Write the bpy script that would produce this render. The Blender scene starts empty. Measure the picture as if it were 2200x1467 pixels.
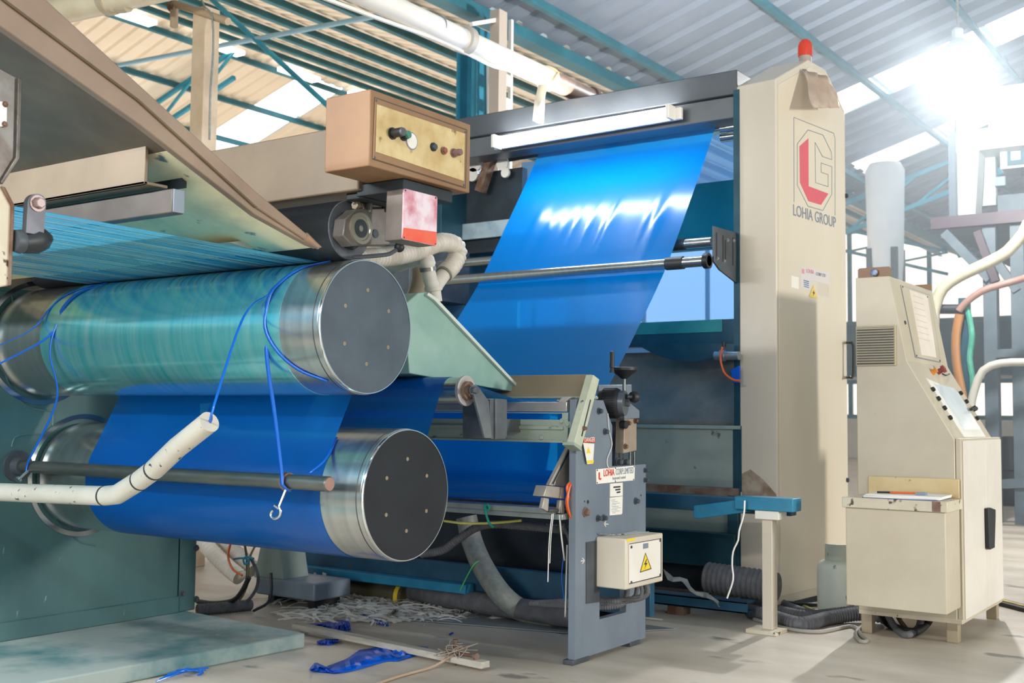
import bpy, math, random
from mathutils import Vector as V, Matrix
random.seed(7)
SC = bpy.context.scene
COL = SC.collection
# ------------------------------------------------------------------ camera
F_PX, YAW, PITCH, ROLL, EYE = 2453.27, 0.609613382, 0.0655346544, 0.0102468081, 1.1
_f = V((-math.sin(YAW)*math.cos(PITCH), math.cos(YAW)*math.cos(PITCH), math.sin(PITCH)))
_r0 = V((math.cos(YAW), math.sin(YAW), 0)); _u0 = _r0.cross(_f)
CR = _r0*math.cos(ROLL)+_u0*math.sin(ROLL); CU = _u0*math.cos(ROLL)-_r0*math.sin(ROLL); CF = _f
CAM = V((0, 0, EYE))
cd = bpy.data.cameras.new('camera'); cam = bpy.data.objects.new('camera', cd); COL.objects.link(cam)
cd.sensor_width = 36.0; cd.lens = F_PX/2200*36.0; cd.clip_end = 200; cd.clip_start = 0.05
m = Matrix((CR, CU, -CF)).transposed().to_4x4(); m.translation = CAM; cam.matrix_world = m
cd.dof.use_dof = True; cd.dof.focus_distance = 4.6; cd.dof.aperture_fstop = 5.0
SC.camera = cam
# ------------------------------------------------------------------ world, exposure, large lights
SC.view_settings.view_transform = 'Standard'; SC.view_settings.look = 'None'
SC.view_settings.exposure = 0.45; SC.view_settings.gamma = 1.0; SC.view_settings.use_curve_mapping = False
SC.cycles.use_denoising = True
SC.cycles.max_bounces = 10; SC.cycles.diffuse_bounces = 5; SC.cycles.transparent_max_bounces = 16
SC.cycles.sample_clamp_indirect = 6.0
w = bpy.data.worlds.new('world'); SC.world = w; w.use_nodes = True
bg = w.node_tree.nodes['Background']; bg.inputs[0].default_value = (0.70, 0.92, 1.0, 1); bg.inputs[1].default_value = 0.45
def light(name, kind, loc, target, power, color=(1, 1, 1), size=1.0, size_y=None, spot=None, blend=0.3):
    ld = bpy.data.lights.new(name, kind); ld.energy = power; ld.color = color
    if kind == 'AREA':
        ld.size = size
        if size_y: ld.shape = 'RECTANGLE'; ld.size_y = size_y
    else: ld.shadow_soft_size = size
    if spot: ld.spot_size = spot; ld.spot_blend = blend
    o = bpy.data.objects.new(name, ld); COL.objects.link(o); o.location = loc
    o.rotation_euler = (V(target)-V(loc)).to_track_quat('-Z', 'Y').to_euler(); return o
light('door_daylight', 'AREA', (7.5, 6.2, 2.1), (-2.5, 6.6, 1.7), 420, (1.0, 0.97, 0.93), 0.5, 0.9)
light('yard_daylight', 'AREA', (5.0, -3.0, 4.0), (-3.0, 4.5, 1.0), 180, (1.0, 0.96, 0.90), 3.5, 3.0)
light('front_fill', 'AREA', (-4.2, -3.2, 1.4), (-3.8, 4.0, 1.5), 105, (0.96, 0.98, 1.0), 2.6, 2.8)  # unseen fill added to brighten the machine front and the tape sheet
light('drum_highlight_strip', 'AREA', (-3.6, -0.6, 2.95), (-3.6, 3.1, 1.3), 200, (0.98, 0.99, 1.0), 4.5, 0.09)  # unseen strip light added for the highlight along the drums
light('roof_uplight', 'AREA', (-16.0, 14.0, 0.6), (-16.0, 14.01, 8.0), 720, (1.0, 0.95, 0.87), 14, 14)  # unseen upward light added to brighten the far roof
LAMPW, HAZED = 620, 0.021
# ------------------------------------------------------------------ pixel -> point on a known plane
def ray(px, py): return CF+CR*((px-1100)/F_PX)-CU*((py-733.5)/F_PX)
def X(px, py, x): d = ray(px, py); return CAM+d*((x-CAM.x)/d.x)
def Y(px, py, y): d = ray(px, py); return CAM+d*((y-CAM.y)/d.y)
def Z(px, py, z): d = ray(px, py); return CAM+d*((z-CAM.z)/d.z)
def P(px, py, p0, n): d = ray(px, py); return CAM+d*((p0-CAM).dot(n)/d.dot(n))
# ------------------------------------------------------------------ materials
def lin(h):
    h = h.lstrip('#'); c = [int(h[i:i+2], 16)/255 for i in (0, 2, 4)]
    return tuple(x/12.92 if x <= .04045 else ((x+.055)/1.055)**2.4 for x in c)+(1,)
def mat(name, c1, c2=None, scale=4.0, rough=0.5, metal=0.0, bump=0.0, stretch=(1, 1, 1), lo=0.4, hi=0.65, detail=6, rvar=0.0,
        spots=None, spot_scale=30, spot_at=0.68, spec=0.5):
    mt = bpy.data.materials.new(name); mt.use_nodes = True; nt = mt.node_tree; N = nt.nodes; L = nt.links
    b = N['Principled BSDF']; b.inputs['Roughness'].default_value = rough; b.inputs['Metallic'].default_value = metal
    b.inputs['Specular IOR Level'].default_value = spec
    b.inputs['Base Color'].default_value = lin(c1)
    if c2 is None: return mt
    tc = N.new('ShaderNodeTexCoord'); mp = N.new('ShaderNodeMapping'); mp.inputs['Scale'].default_value = stretch
    nz = N.new('ShaderNodeTexNoise'); nz.inputs['Scale'].default_value = scale; nz.inputs['Detail'].default_value = detail
    nz.inputs['Roughness'].default_value = 0.6
    rp = N.new('ShaderNodeValToRGB'); rp.color_ramp.elements[0].position = lo; rp.color_ramp.elements[1].position = hi
    rp.color_ramp.elements[0].color = lin(c1); rp.color_ramp.elements[1].color = lin(c2)
    L.new(tc.outputs['Object'], mp.inputs['Vector']); L.new(mp.outputs[0], nz.inputs['Vector']); L.new(nz.outputs['Fac'], rp.inputs[0])
    out = rp.outputs[0]
    if spots:
        n2 = N.new('ShaderNodeTexNoise'); n2.inputs['Scale'].default_value = spot_scale; n2.inputs['Detail'].default_value = 4
        L.new(mp.outputs[0], n2.inputs['Vector'])
        r2 = N.new('ShaderNodeValToRGB'); r2.color_ramp.elements[0].position = spot_at; r2.color_ramp.elements[1].position = spot_at+.05
        r2.color_ramp.elements[0].color = (0, 0, 0, 1); r2.color_ramp.elements[1].color = (1, 1, 1, 1)
        L.new(n2.outputs['Fac'], r2.inputs[0])
        mx = N.new('ShaderNodeMix'); mx.data_type = 'RGBA'; L.new(r2.outputs[0], mx.inputs[0]); L.new(out, mx.inputs[6]); mx.inputs[7].default_value = lin(spots)
        out = mx.outputs[2]
    L.new(out, b.inputs['Base Color'])
    if rvar:
        mr = N.new('ShaderNodeMapRange'); mr.inputs[3].default_value = max(0.02, rough-rvar); mr.inputs[4].default_value = rough+rvar
        L.new(nz.outputs['Fac'], mr.inputs[0]); L.new(mr.outputs[0], b.inputs['Roughness'])
    if bump:
        bp = N.new('ShaderNodeBump'); bp.inputs['Strength'].default_value = bump; bp.inputs['Distance'].default_value = 0.02
        L.new(nz.outputs['Fac'], bp.inputs['Height']); L.new(bp.outputs[0], b.inputs['Normal'])
    return mt
def emit(name, c, s):
    mt = bpy.data.materials.new(name); mt.use_nodes = True; nt = mt.node_tree; nt.nodes.remove(nt.nodes['Principled BSDF'])
    e = nt.nodes.new('ShaderNodeEmission'); e.inputs[0].default_value = lin(c); e.inputs[1].default_value = s
    nt.links.new(e.outputs[0], nt.nodes['Material Output'].inputs[0]); return mt
def film(name, c, trans_c, rough=0.2, transl=0.4, clear=0.12, streak=None, streak_stretch=(1, 1, 1), bump=0.0, c2=None, aniso=0.0):
    mt = bpy.data.materials.new(name); mt.use_nodes = True; nt = mt.node_tree; N = nt.nodes; L = nt.links
    b = N['Principled BSDF']; b.inputs['Base Color'].default_value = lin(c); b.inputs['Roughness'].default_value = rough
    b.inputs['Specular IOR Level'].default_value = 0.9
    t = N.new('ShaderNodeBsdfTranslucent'); t.inputs[0].default_value = lin(trans_c)
    tr = N.new('ShaderNodeBsdfTransparent'); tr.inputs[0].default_value = lin(trans_c)
    m1 = N.new('ShaderNodeMixShader'); m1.inputs[0].default_value = transl; L.new(b.outputs[0], m1.inputs[1]); L.new(t.outputs[0], m1.inputs[2])
    m2 = N.new('ShaderNodeMixShader'); m2.inputs[0].default_value = clear; L.new(m1.outputs[0], m2.inputs[1]); L.new(tr.outputs[0], m2.inputs[2])
    L.new(m2.outputs[0], N['Material Output'].inputs[0])
    if streak:
        tc = N.new('ShaderNodeTexCoord'); mp = N.new('ShaderNodeMapping'); mp.inputs['Scale'].default_value = streak_stretch
        nz = N.new('ShaderNodeTexNoise'); nz.inputs['Scale'].default_value = streak; nz.inputs['Detail'].default_value = 5
        L.new(tc.outputs['Object'], mp.inputs[0]); L.new(mp.outputs[0], nz.inputs['Vector'])
        if c2:
            rp = N.new('ShaderNodeValToRGB'); rp.color_ramp.elements[0].position = .42; rp.color_ramp.elements[1].position = .6
            rp.color_ramp.elements[0].color = lin(c); rp.color_ramp.elements[1].color = lin(c2)
            L.new(nz.outputs['Fac'], rp.inputs[0]); L.new(rp.outputs[0], b.inputs['Base Color'])
        if bump:
            bp = N.new('ShaderNodeBump'); bp.inputs['Strength'].default_value = bump; bp.inputs['Distance'].default_value = 0.01
            L.new(nz.outputs['Fac'], bp.inputs['Height']); L.new(bp.outputs[0], b.inputs['Normal'])
    return mt
# ------------------------------------------------------------------ mesh builder
class MB:
    def __init__(s): s.v = []; s.f = []
    def add(s, vs, fs):
        k = len(s.v); s.v += [V(p) for p in vs]; s.f += [[i+k for i in f] for f in fs]; return s
    def box(s, a, b):
        x0, x1 = sorted((a[0], b[0])); y0, y1 = sorted((a[1], b[1])); z0, z1 = sorted((a[2], b[2]))
        return s.add([(x0, y0, z0), (x1, y0, z0), (x1, y1, z0), (x0, y1, z0), (x0, y0, z1), (x1, y0, z1), (x1, y1, z1), (x0, y1, z1)],
                     [(0, 3, 2, 1), (4, 5, 6, 7), (0, 1, 5, 4), (1, 2, 6, 5), (2, 3, 7, 6), (3, 0, 4, 7)])
    def prism(s, pts, vec):
        pts = [V(p) for p in pts]; vec = V(vec); n = len(pts)
        nrm = V((0, 0, 0))
        for i in range(n): nrm += (pts[i]-pts[0]).cross(pts[(i+1) % n]-pts[0])
        if nrm.dot(vec) > 0: pts = pts[::-1]
        return s.add(pts+[p+vec for p in pts], [list(range(n)), list(range(2*n-1, n-1, -1))]+[[i, i+n, (i+1) % n+n, (i+1) % n] for i in range(n)])
    def bar(s, p0, p1, w, h, up=(0, 0, 1)):
        p0 = V(p0); p1 = V(p1); d = (p1-p0).normalized(); a = d.cross(V(up)).normalized(); b = a.cross(d)
        q = [p0+a*w/2+b*h/2, p0-a*w/2+b*h/2, p0-a*w/2-b*h/2, p0+a*w/2-b*h/2]
        return s.prism(q, p1-p0)
    def tube(s, path, r, n=10, closed=False, caps=True):
        path = [V(p) for p in path]; m_ = len(path); rs = r if isinstance(r, (list, tuple)) else [r]*m_
        t = []
        for i in range(m_):
            a = path[(i-1) % m_] if closed or i > 0 else path[i]; b = path[(i+1) % m_] if closed or i < m_-1 else path[i]
            t.append((b-a).normalized())
        u = t[0].orthogonal().normalized(); vs = []; fs = []
        for i in range(m_):
            u = (u-t[i]*u.dot(t[i])).normalized(); w_ = t[i].cross(u)
            for k in range(n):
                an = 2*math.pi*k/n; vs.append(path[i]+(u*math.cos(an)+w_*math.sin(an))*rs[i])
        for i in range(m_ if closed else m_-1):
            j = (i+1) % m_
            for k in range(n): fs.append((i*n+k, i*n+(k+1) % n, j*n+(k+1) % n, j*n+k))
        if caps and not closed: fs += [tuple(range(n-1, -1, -1)), tuple(range((m_-1)*n, m_*n))]
        return s.add(vs, fs)
    def cyl(s, p0, p1, r, r1=None, n=28): return s.tube([p0, p1], [r, r if r1 is None else r1], n)
    def lathe(s, prof, p0, ax, n=40, caps=True):
        p0 = V(p0); ax = V(ax).normalized(); return s.tube2([p0+ax*t for t, _ in prof], [max(r, 1e-5) for _, r in prof], ax, n, caps)
    def tube2(s, path, rs, ax, n, caps=True):
        u = ax.orthogonal().normalized(); w_ = ax.cross(u); vs = []; fs = []
        for p, r in zip(path, rs):
            for k in range(n):
                an = 2*math.pi*k/n; vs.append(p+(u*math.cos(an)+w_*math.sin(an))*r)
        for i in range(len(path)-1):
            for k in range(n): fs.append((i*n+k, i*n+(k+1) % n, (i+1)*n+(k+1) % n, (i+1)*n+k))
        if caps: fs += [tuple(range(n-1, -1, -1)), tuple(range((len(path)-1)*n, len(path)*n))]
        return s.add(vs, fs)
    def ball(s, c, r, n=16):
        return s.lathe([(-r*math.cos(math.pi*i/n), r*math.sin(math.pi*i/n)) for i in range(n+1)], c, (0, 0, 1), 2*n)
    def grid(s, rows):
        n = len(rows[0]); vs = [p for r in rows for p in r]
        return s.add(vs, [(i*n+k, i*n+k+1, (i+1)*n+k+1, (i+1)*n+k) for i in range(len(rows)-1) for k in range(n-1)])
    def bolt(s, p, nrm, r=0.01, h=0.008, washer=True):
        p = V(p); nrm = V(nrm).normalized()
        if washer: s.lathe([(0, r*1.45), (h*.3, r*1.45)], p, nrm, 16)
        return s.lathe([(h*.3, r), (h*1.2, r), (h*1.4, r*.8)], p, nrm, 6)
    def build(s, name, material, parent=None, bevel=0.0, angle=38, solid=0.0, sub=0):
        off = V((0, 0, 0)); q = parent
        while q is not None: off += q.location; q = q.parent
        if parent is None:
            lo = [min(p[i] for p in s.v) for i in range(3)]; hi = [max(p[i] for p in s.v) for i in range(3)]
            off = V(((lo[0]+hi[0])/2, (lo[1]+hi[1])/2, lo[2]))
        me = bpy.data.meshes.new(name); me.from_pydata([p-off for p in s.v], [], s.f); me.validate(); me.update()
        me.polygons.foreach_set('use_smooth', [True]*len(me.polygons)); me.set_sharp_from_angle(angle=math.radians(angle))
        o = bpy.data.objects.new(name, me); COL.objects.link(o); me.materials.append(material)
        if parent is None: o.location = off
        else: o.parent = parent
        if solid: q = o.modifiers.new('solid', 'SOLIDIFY'); q.thickness = solid; q.offset = 0
        if bevel:
            q = o.modifiers.new('bevel', 'BEVEL'); q.width = bevel; q.segments = 2; q.limit_method = 'ANGLE'; q.angle_limit = math.radians(50)
        return o
def thing(name, label, cat, loc, group=None, kind=None):
    o = bpy.data.objects.new(name, None); COL.objects.link(o); o.location = loc; o.empty_display_size = .1
    return tag(o, label, cat, group, kind)
def tag(o, label, cat, group=None, kind=None):
    o['label'] = label; o['category'] = cat
    if group: o['group'] = group
    if kind: o['kind'] = kind
    return o
def struct(o, label=None):
    o['kind'] = 'structure'
    if label: o['label'] = label
    return o
def spline(pts, step=0.02):
    pts = [V(p) for p in pts]; q = [pts[0]*2-pts[1]]+pts+[pts[-1]*2-pts[-2]]; out = []
    for i in range(1, len(q)-2):
        a, b, c, d = q[i-1:i+3]; n = max(2, int((c-b).length/step))
        for k in range(n):
            t = k/n; out.append(.5*((2*b)+(c-a)*t+(2*a-5*b+4*c-d)*t*t+(3*b-a-3*c+d)*t**3))
    return out+[pts[-1]]
def hose(pts, r, pitch=0.02, amp=0.09, n=14, mb=None):
    path = spline(pts, pitch/4); rs = []; s_ = 0
    for i, p in enumerate(path):
        if i: s_ += (p-path[i-1]).length
        rs.append(r*(1+amp*math.sin(2*math.pi*s_/pitch)))
    return (mb or MB()).tube(path, rs, n)
def cable(pts, r, n=8, step=0.03): return MB().tube(spline(pts, step), r, n)
def text(s_, size, org, xd, yd, material, parent, name='lettering', align='LEFT', depth=0.0008, space=1.0, fat=0.0):
    cu = bpy.data.curves.new('t', 'FONT'); cu.body = s_; cu.size = size; cu.align_x = align; cu.extrude = depth; cu.space_character = space; cu.offset = fat
    cu.resolution_u = 4
    to = bpy.data.objects.new('t', cu); COL.objects.link(to)
    me = bpy.data.meshes.new_from_object(to.evaluated_get(bpy.context.evaluated_depsgraph_get()))
    bpy.data.objects.remove(to); bpy.data.curves.remove(cu)
    xd = V(xd).normalized(); yd = V(yd).normalized(); nz_ = xd.cross(yd).normalized()
    off = V((0, 0, 0)); q = parent
    while q is not None: off += q.location; q = q.parent
    M_ = Matrix((xd, yd, nz_)).transposed().to_4x4(); M_.translation = V(org)-off
    me.transform(M_); me.materials.clear(); me.materials.append(material)
    o = bpy.data.objects.new(name, me); COL.objects.link(o); o.parent = parent; return o
def fit_text(s_, p0, p1, size, material, parent, fat=0.0):
    o = text(s_, size, p0, p1-p0, UZ, material, parent, fat=fat); d = (p1-p0).normalized(); off = V((0, 0, 0)); q = parent
    while q is not None: off += q.location; q = q.parent
    o0 = p0-off; a = [(v.co-o0).dot(d) for v in o.data.vertices]; k = (p1-p0).length/(max(a)-min(a)); m0 = min(a)
    for v, t in zip(o.data.vertices, a): v.co = v.co+d*((t-m0)*k-t)
    return o
def copy_tree(o, parent=None):
    c = o.copy(); COL.objects.link(c)
    if parent is not None: c.parent = parent
    for ch in list(o.children): copy_tree(ch, c)
    return c
UX, UY, UZ = V((1, 0, 0)), V((0, 1, 0)), V((0, 0, 1))
# ------------------------------------------------------------------ palette
CONC = mat('concrete_floor', '#ada08f', '#cfc4b3', 1.1, 0.42, 0, 0.05, (1, 2.2, 1), .35, .7, 10, .12, '#857d72', 2.2, .66)
SLAB = mat('teal_cast_concrete', '#447476', '#99a39d', 1.6, 0.6, 0, 0.1, (1, 1, 1), .38, .55, 8, .1, '#8d9492', 14, .7)  # teal cast of the light is painted into the slab colour
PANEL = mat('green_machine_paint', '#38595b', '#4a6e6c', 2.0, 0.42, 0.0, 0.03, (1, 1, .4), .35, .7, 6, .1, '#94aaa4', 22, .72)
STEEL = mat('polished_steel', '#b9bcbb', '#cfd0cd', 40, 0.22, 0.95, 0, (1, .02, .02), .3, .7, 3, .05)
DRUM = mat('drum_reflection_tint', '#58dce4', '#b4eeee', 26, 0.19, 0.86, 0, (1, .05, .05), .3, .7, 4, .07)  # cyan reflection of the blue tapes painted into the drum colour
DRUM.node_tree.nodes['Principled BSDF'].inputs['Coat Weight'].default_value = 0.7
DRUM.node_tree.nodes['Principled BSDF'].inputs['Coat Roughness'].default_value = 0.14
DISC = mat('brushed_disc', '#454e58', '#545d67', 6, 0.5, 0.3, 0, (1, 1, 1), .3, .7, 5, .06)
DISCD = mat('dark_brushed_disc', '#15181d', '#1f2329', 6, 0.5, 0.3, 0, (1, 1, 1), .3, .7, 5, .06)
CHROME = mat('chrome', '#d9dcdc', None, rough=0.12, metal=1.0)
ROD = mat('oiled_steel_rod', '#5f6866', '#80807a', 12, 0.35, 0.8, 0.02, (.3, 1, 1), .3, .7, 5, .1)
RUST = mat('rusty_steel', '#6b4a3a', '#8a7464', 14, 0.6, 0.3, 0.1)
RUSTE = mat('rusted_steel_face', '#9a7668', '#a8867a', 14, 0.6, 0.1, 0.02)
RUBBER = mat('black_rubber', '#23262a', '#2e3236', 8, 0.45, 0, 0.02, (.2, 1, 1))
RUBF = mat('grey_rubber_face', '#54585e', '#686c72', 18, 0.55, 0, 0.03)
BEIGE = mat('beige_machine_paint', '#877760', '#95856e', 3, 0.45, 0, 0.02, (1, 1, 1), .35, .7, 6, .08)
BROWN = mat('brown_box_paint', '#805c3e', '#967352', 2.5, 0.5, 0, 0.02, (1, 1, 1), .3, .7, 6, .08)
YELLP = mat('worn_ochre_plate', '#c0a068', '#d8c190', 9, 0.5, 0.1, 0.05, (1, 1, 1), .35, .65, 8, .08, '#8f744c', 16, .66)
HOODM = mat('hood_brown_paint', '#806b59', '#98816d', 2.5, 0.5, 0, 0.03, (1, 1, 1), .35, .7, 7, .1)
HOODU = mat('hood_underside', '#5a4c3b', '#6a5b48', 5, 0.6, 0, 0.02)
HOODLIT = mat('lit_smeared_underside', '#fff0c2', '#e2dab2', 5, 0.35, 0.1, 0.03, (1, 1, 1.5), .42, .62, 8, .1, '#61757a', 8, .66)  # bright light on the hood underside painted in; dark smears are stains
CREAM = mat('cream_machine_paint', '#cdbfab', '#d8ccba', 1.6, 0.4, 0, 0.01, (1, 1, .4), .35, .7, 6, .08)
CREAM2 = mat('console_cream_paint', '#baac94', '#ccc0a9', 1.8, 0.42, 0, 0.015, (1, 1, 1), .35, .7, 7, .08, '#8d806c', 26, .74)
CREAMD = mat('dirty_cream_paint', '#c6b99e', '#d6cbb6', 7, 0.5, 0, 0.03, (1, 1, 1), .35, .7, 6, .1, '#4d3a2c', 24, .64)
WHITEP = mat('white_paint', '#e6ded2', '#efe8de', 3, 0.4)
PIPEP = mat('chipped_cream_pipe', '#c0b9aa', '#d2cbbe', 4, 0.35, 0, 0.03, (1, 1, 1), .35, .7, 6, .08, '#3a3134', 34, .66)
GREYP = mat('blue_grey_plate', '#727c88', '#818b96', 4, 0.45, 0.2, 0.02, (1, 1, .5), .35, .7, 6, .08)
GREYD = mat('dark_grey_plate', '#44494f', '#575c61', 5, 0.5, 0.3, 0.03)
GREENC = mat('grey_green_paint', '#8d9a8c', '#a6b0a0', 5, 0.42, 0.1, 0.03, (.4, 1, 1), .35, .7, 7, .1, '#5d6a62', 24, .68)
CHUTE = mat('pale_green_sheet', '#86a89b', '#98b5a8', 4, 0.45, 0.1, 0.02)
TEAL = mat('teal_structural_paint', '#1f7f99', '#2f95ad', 3, 0.5, 0, 0.0)
TEALD = mat('dark_teal_purlin', '#24626f', '#2e7384', 3, 0.55)
BLUEB = mat('blue_frame_paint', '#16425c', '#22556f', 6, 0.45, 0, 0.04, (1, 1, 1), .35, .7, 7, .1, '#3c4a50', 18, .66)
BLUET = mat('bright_blue_frame_paint', '#1d7396', '#2a86a6', 8, 0.4, 0, 0.04, (1, 1, 1), .35, .7, 7, .1, '#6a6f6a', 20, .68)
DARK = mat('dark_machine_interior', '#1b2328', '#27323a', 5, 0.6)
DKTEAL = mat('dark_teal_steel', '#1c3f4c', '#28525f', 3, 0.4, 0.2)
CURVED = mat('stained_dark_sheet', '#66655c', '#8d8275', 3, 0.5, 0.1, 0.04, (1, 1, 1), .35, .7, 8, .1)
TRAY = mat('dusty_grey_green_tray', '#88968e', '#9fa69b', 3, 0.5, 0.1, 0.03, (1, 1, 1), .35, .7, 8, .1, '#59605c', 9, .68)
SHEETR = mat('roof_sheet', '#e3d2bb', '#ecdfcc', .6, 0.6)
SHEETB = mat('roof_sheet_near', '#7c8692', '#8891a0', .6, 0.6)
WALLM = mat('pale_wall_cladding', '#d8d4ce', '#e4e1dc', .7, 0.7)
BLACK = mat('black_plastic', '#1a1c1f', None, rough=0.5)
HOSEB = mat('dark_grey_conduit', '#58575a', '#68676a', 20, 0.75)
TAUPE = mat('taupe_machine_paint', '#6f604d', '#7f6f5b', 3, 0.45, 0, 0.02, (1, 1, 1), .35, .7, 6, .08)
HOSEC = mat('cream_flexible_hose', '#c9beb0', '#d9cfc2', 8, 0.5)
HOSEG = mat('grey_hose', '#767a74', '#8b8e86', 30, 0.5, 0, .05)
PVC = mat('white_pvc', '#efe6da', '#f7f1e8', 2, 0.4)
ORANGE = mat('orange_cable', '#d8622a', None, rough=0.4)
REDM = mat('red_plastic', '#c23a2e', '#cf4a3c', 6, 0.35)
REDPL = mat('red_label_plate', '#e2573f', '#ea6a50', 8, 0.3)
PINKPL = mat('faded_pink_plate', '#c8697a', '#e7d3da', 7, 0.25, 0, 0, (1, 1, 1), .4, .62)
GREENB = mat('green_button', '#3f7f6a', None, rough=0.35)
MAUVE = mat('faded_button', '#7d5f5c', None, rough=0.4)
YELLOW = mat('warning_yellow', '#f2cf34', None, rough=0.4)
LABELW = mat('white_label', '#ece5d8', '#f3ede2', 8, 0.4)
INK = mat('ink', '#2c2f36', None, rough=0.5)
INKG = mat('grey_blue_ink', '#7d8796', None, rough=0.5)
INKR = mat('red_ink', '#d2382c', None, rough=0.5)
PINK = mat('pale_red_ink', '#dd8f9c', None, rough=0.5)
PAPER = mat('paper', '#eeeae4', None, rough=0.7)
WOOD = mat('grey_weathered_wood', '#a89f92', '#c0b7a8', 6, 0.7, 0, .08, (1, 6, 6))
BLUEF = film('blue_film', '#008cec', '#22b4ff', 0.2, 0.45, 0.10, 9, (1, .06, .06), 0.12)
BLUEW = film('blue_film_on_drum', '#005fb6', '#38b0f2', 0.18, 0.2, 0.33, 14, (1, .04, .04), 0.05)
BLUES = film('blue_slit_tapes', '#2aa4ee', '#50ccfc', 0.13, 0.4, 0.06, 40, (1, .012, .012), 0.8, '#c4f2fa')  # pale streak colour paints glints onto the tapes
BLUEX = film('blue_film_scrap', '#0f6fe0', '#2090ff', 0.22, 0.35, 0.1)
CORD = film('blue_tape_cord', '#1474dc', '#2a9cf4', 0.25, 0.3, 0.0)
CLEARB = film('pale_blue_rear_film', '#3f86d8', '#8cc4ff', 0.15, 0.3, 0.55)
WHITET = film('white_tape', '#e7e4dc', '#f2f0ea', 0.4, 0.3, 0.1)
CYANT = mat('teal_twine', '#17907f', None, rough=0.6)
# ================================================================== SETTING
struct(MB().box((-40, -8, -.15), (14, 40, 0)).build('floor', CONC))
FARY, LEFTX = 33.0, -27.2
RX0, RZ0, SL = -7.2, 5.5, 0.30          # valley gutter between the two bays, roof slope
RIDGX, RIDGZ = -17.1, 8.47
def roofz(x): return RZ0+SL*(x-RX0) if x > RX0 else (RZ0+SL*(RX0-x) if x > RIDGX else RIDGZ-SL*(RIDGX-x))
def corrug(x0, x1, y0, y1, pitch=.33, h=.05, skip=()):
    b = MB(); y = y0; k = 0
    while y < y1:
        segs = [(x0, x1)]
        for (sy0, sy1, sx0, sx1) in skip:
            if sy0-.01 <= y < sy1-.01: segs = [(x0, sx0), (sx1, x1)]
        prof = [(0, 0), (pitch*.55, 0), (pitch*.65, h), (pitch*.9, h), (pitch, 0)]
        for (a, c) in segs:
            if c-a < .05: continue
            for (ya, za), (yb, zb) in zip(prof, prof[1:]):
                b.add([(a, y+ya, roofz(a+1e-4)+za), (c, y+ya, roofz(c-1e-4)+za), (c, y+yb, roofz(c-1e-4)+zb), (a, y+yb, roofz(a+1e-4)+zb)], [(0, 1, 2, 3)])
        y += pitch
    return b
def onroof(px, py, bay):
    # intersect a sight line with one roof slope
    d = ray(px, py); s_ = {'B': SL, 'N': -SL, 'F': SL}[bay]; x0, z0 = (RIDGX, RIDGZ) if bay == 'F' else (RX0, RZ0)
    t = (z0-EYE-s_*x0)/(d.z-s_*d.x); return CAM+d*t
SKY = emit('daylight_skylight', '#ffffff', 2.6)
# skylight strips: sheet-wide rows of panes on the far slope and on our own slope
sF = onroof(640, 205, 'F').y; sF = -6+.33*round((sF+6)/.33)
skipF = [(sF-.66, sF+.66, -25.5, RIDGX-.4)]
sF2 = onroof(940, 215, 'F').y; sF2 = -6+.33*round((sF2+6)/.33); skipF.append((sF2-.66, sF2+.66, -25.5, RIDGX-1.2))
sB = onroof(1840, 205, 'B').y; sB = -6+.5*round((sB+6)/.5); skipB = [(sB-.5, sB+.5, RX0+.6, 2.0)]
sB2 = onroof(2000, 305, 'B').y; sB2 = -6+.5*round((sB2+6)/.5); skipB.append((sB2-.5, sB2+.5, RX0+.6, 2.0))
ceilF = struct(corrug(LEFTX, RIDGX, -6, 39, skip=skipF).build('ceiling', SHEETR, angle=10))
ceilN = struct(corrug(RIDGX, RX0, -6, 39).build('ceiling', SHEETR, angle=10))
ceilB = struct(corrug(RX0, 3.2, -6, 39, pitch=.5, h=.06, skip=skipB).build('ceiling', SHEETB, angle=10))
def panes(parent, y0, y1, xs):
    for a, c in zip(xs, xs[1:]):
        MB().prism([(a+.05, y0, roofz(a)+.02), (c-.05, y0, roofz(c)+.02), (c-.05, y1, roofz(c)+.02), (a+.05, y1, roofz(a)+.02)], (0, 0, .02)).build('skylight_pane', SKY, parent)
PUR_F = [RIDGX-.4-1.42*i for i in range(7)]; PUR_N = [RIDGX+.35+1.4*i for i in range(7)]; PUR_B = [RX0+.5+1.55*i for i in range(7)]
panes(ceilF, sF-.66, sF+.64, PUR_F[::-1][1:]); panes(ceilF, sF2-.66, sF2+.64, PUR_F[::-1][2:-1])
panes(ceilB, sB-.5, sB+.5, PUR_B[:6]); panes(ceilB, sB2-.5, sB2+.5, PUR_B[:6])
for par, xs in ((ceilF, PUR_F), (ceilN, PUR_N), (ceilB, PUR_B)):
    for x_ in xs:
        z_ = roofz(x_)-.02; b = MB().box((x_-.04, -6, z_-.11), (x_-.02, 39, z_)).box((x_-.04, -6, z_-.13), (x_+.04, 39, z_-.11)); b.build('purlin', TEALD, par)
def truss(par, y, x0, x1, n):
    zt = lambda x_: roofz(x_)-.2
    xs = [x0+(x1-x0)*i/n for i in range(n+1)]
    b = MB().bar((x0, y, zt(x0)-.04), (x1, y, zt(x1)-.04), .08, .08).bar((x0, y, zt(x0)-.6), (x1, y, zt(x1)-.6), .08, .08)
    for i in range(n):
        a, c = xs[i], xs[i+1]; b.bar((a, y, zt(a)-.6), (c, y, zt(c)-.06), .05, .05).bar((a, y, zt(a)-.06), (a, y, zt(a)-.6), .05, .05)
    b.build('roof_truss', TEAL, par)
yT = onroof(470, 105, 'F').y
for y in (yT, yT+12): truss(ceilF, y, LEFTX, RIDGX, 8)
truss(ceilN, 29.0, RIDGX, RX0, 8); truss(ceilB, 21.5, RX0, 3.2, 8); truss(ceilB, 30.0, RX0, 3.2, 8)
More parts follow.
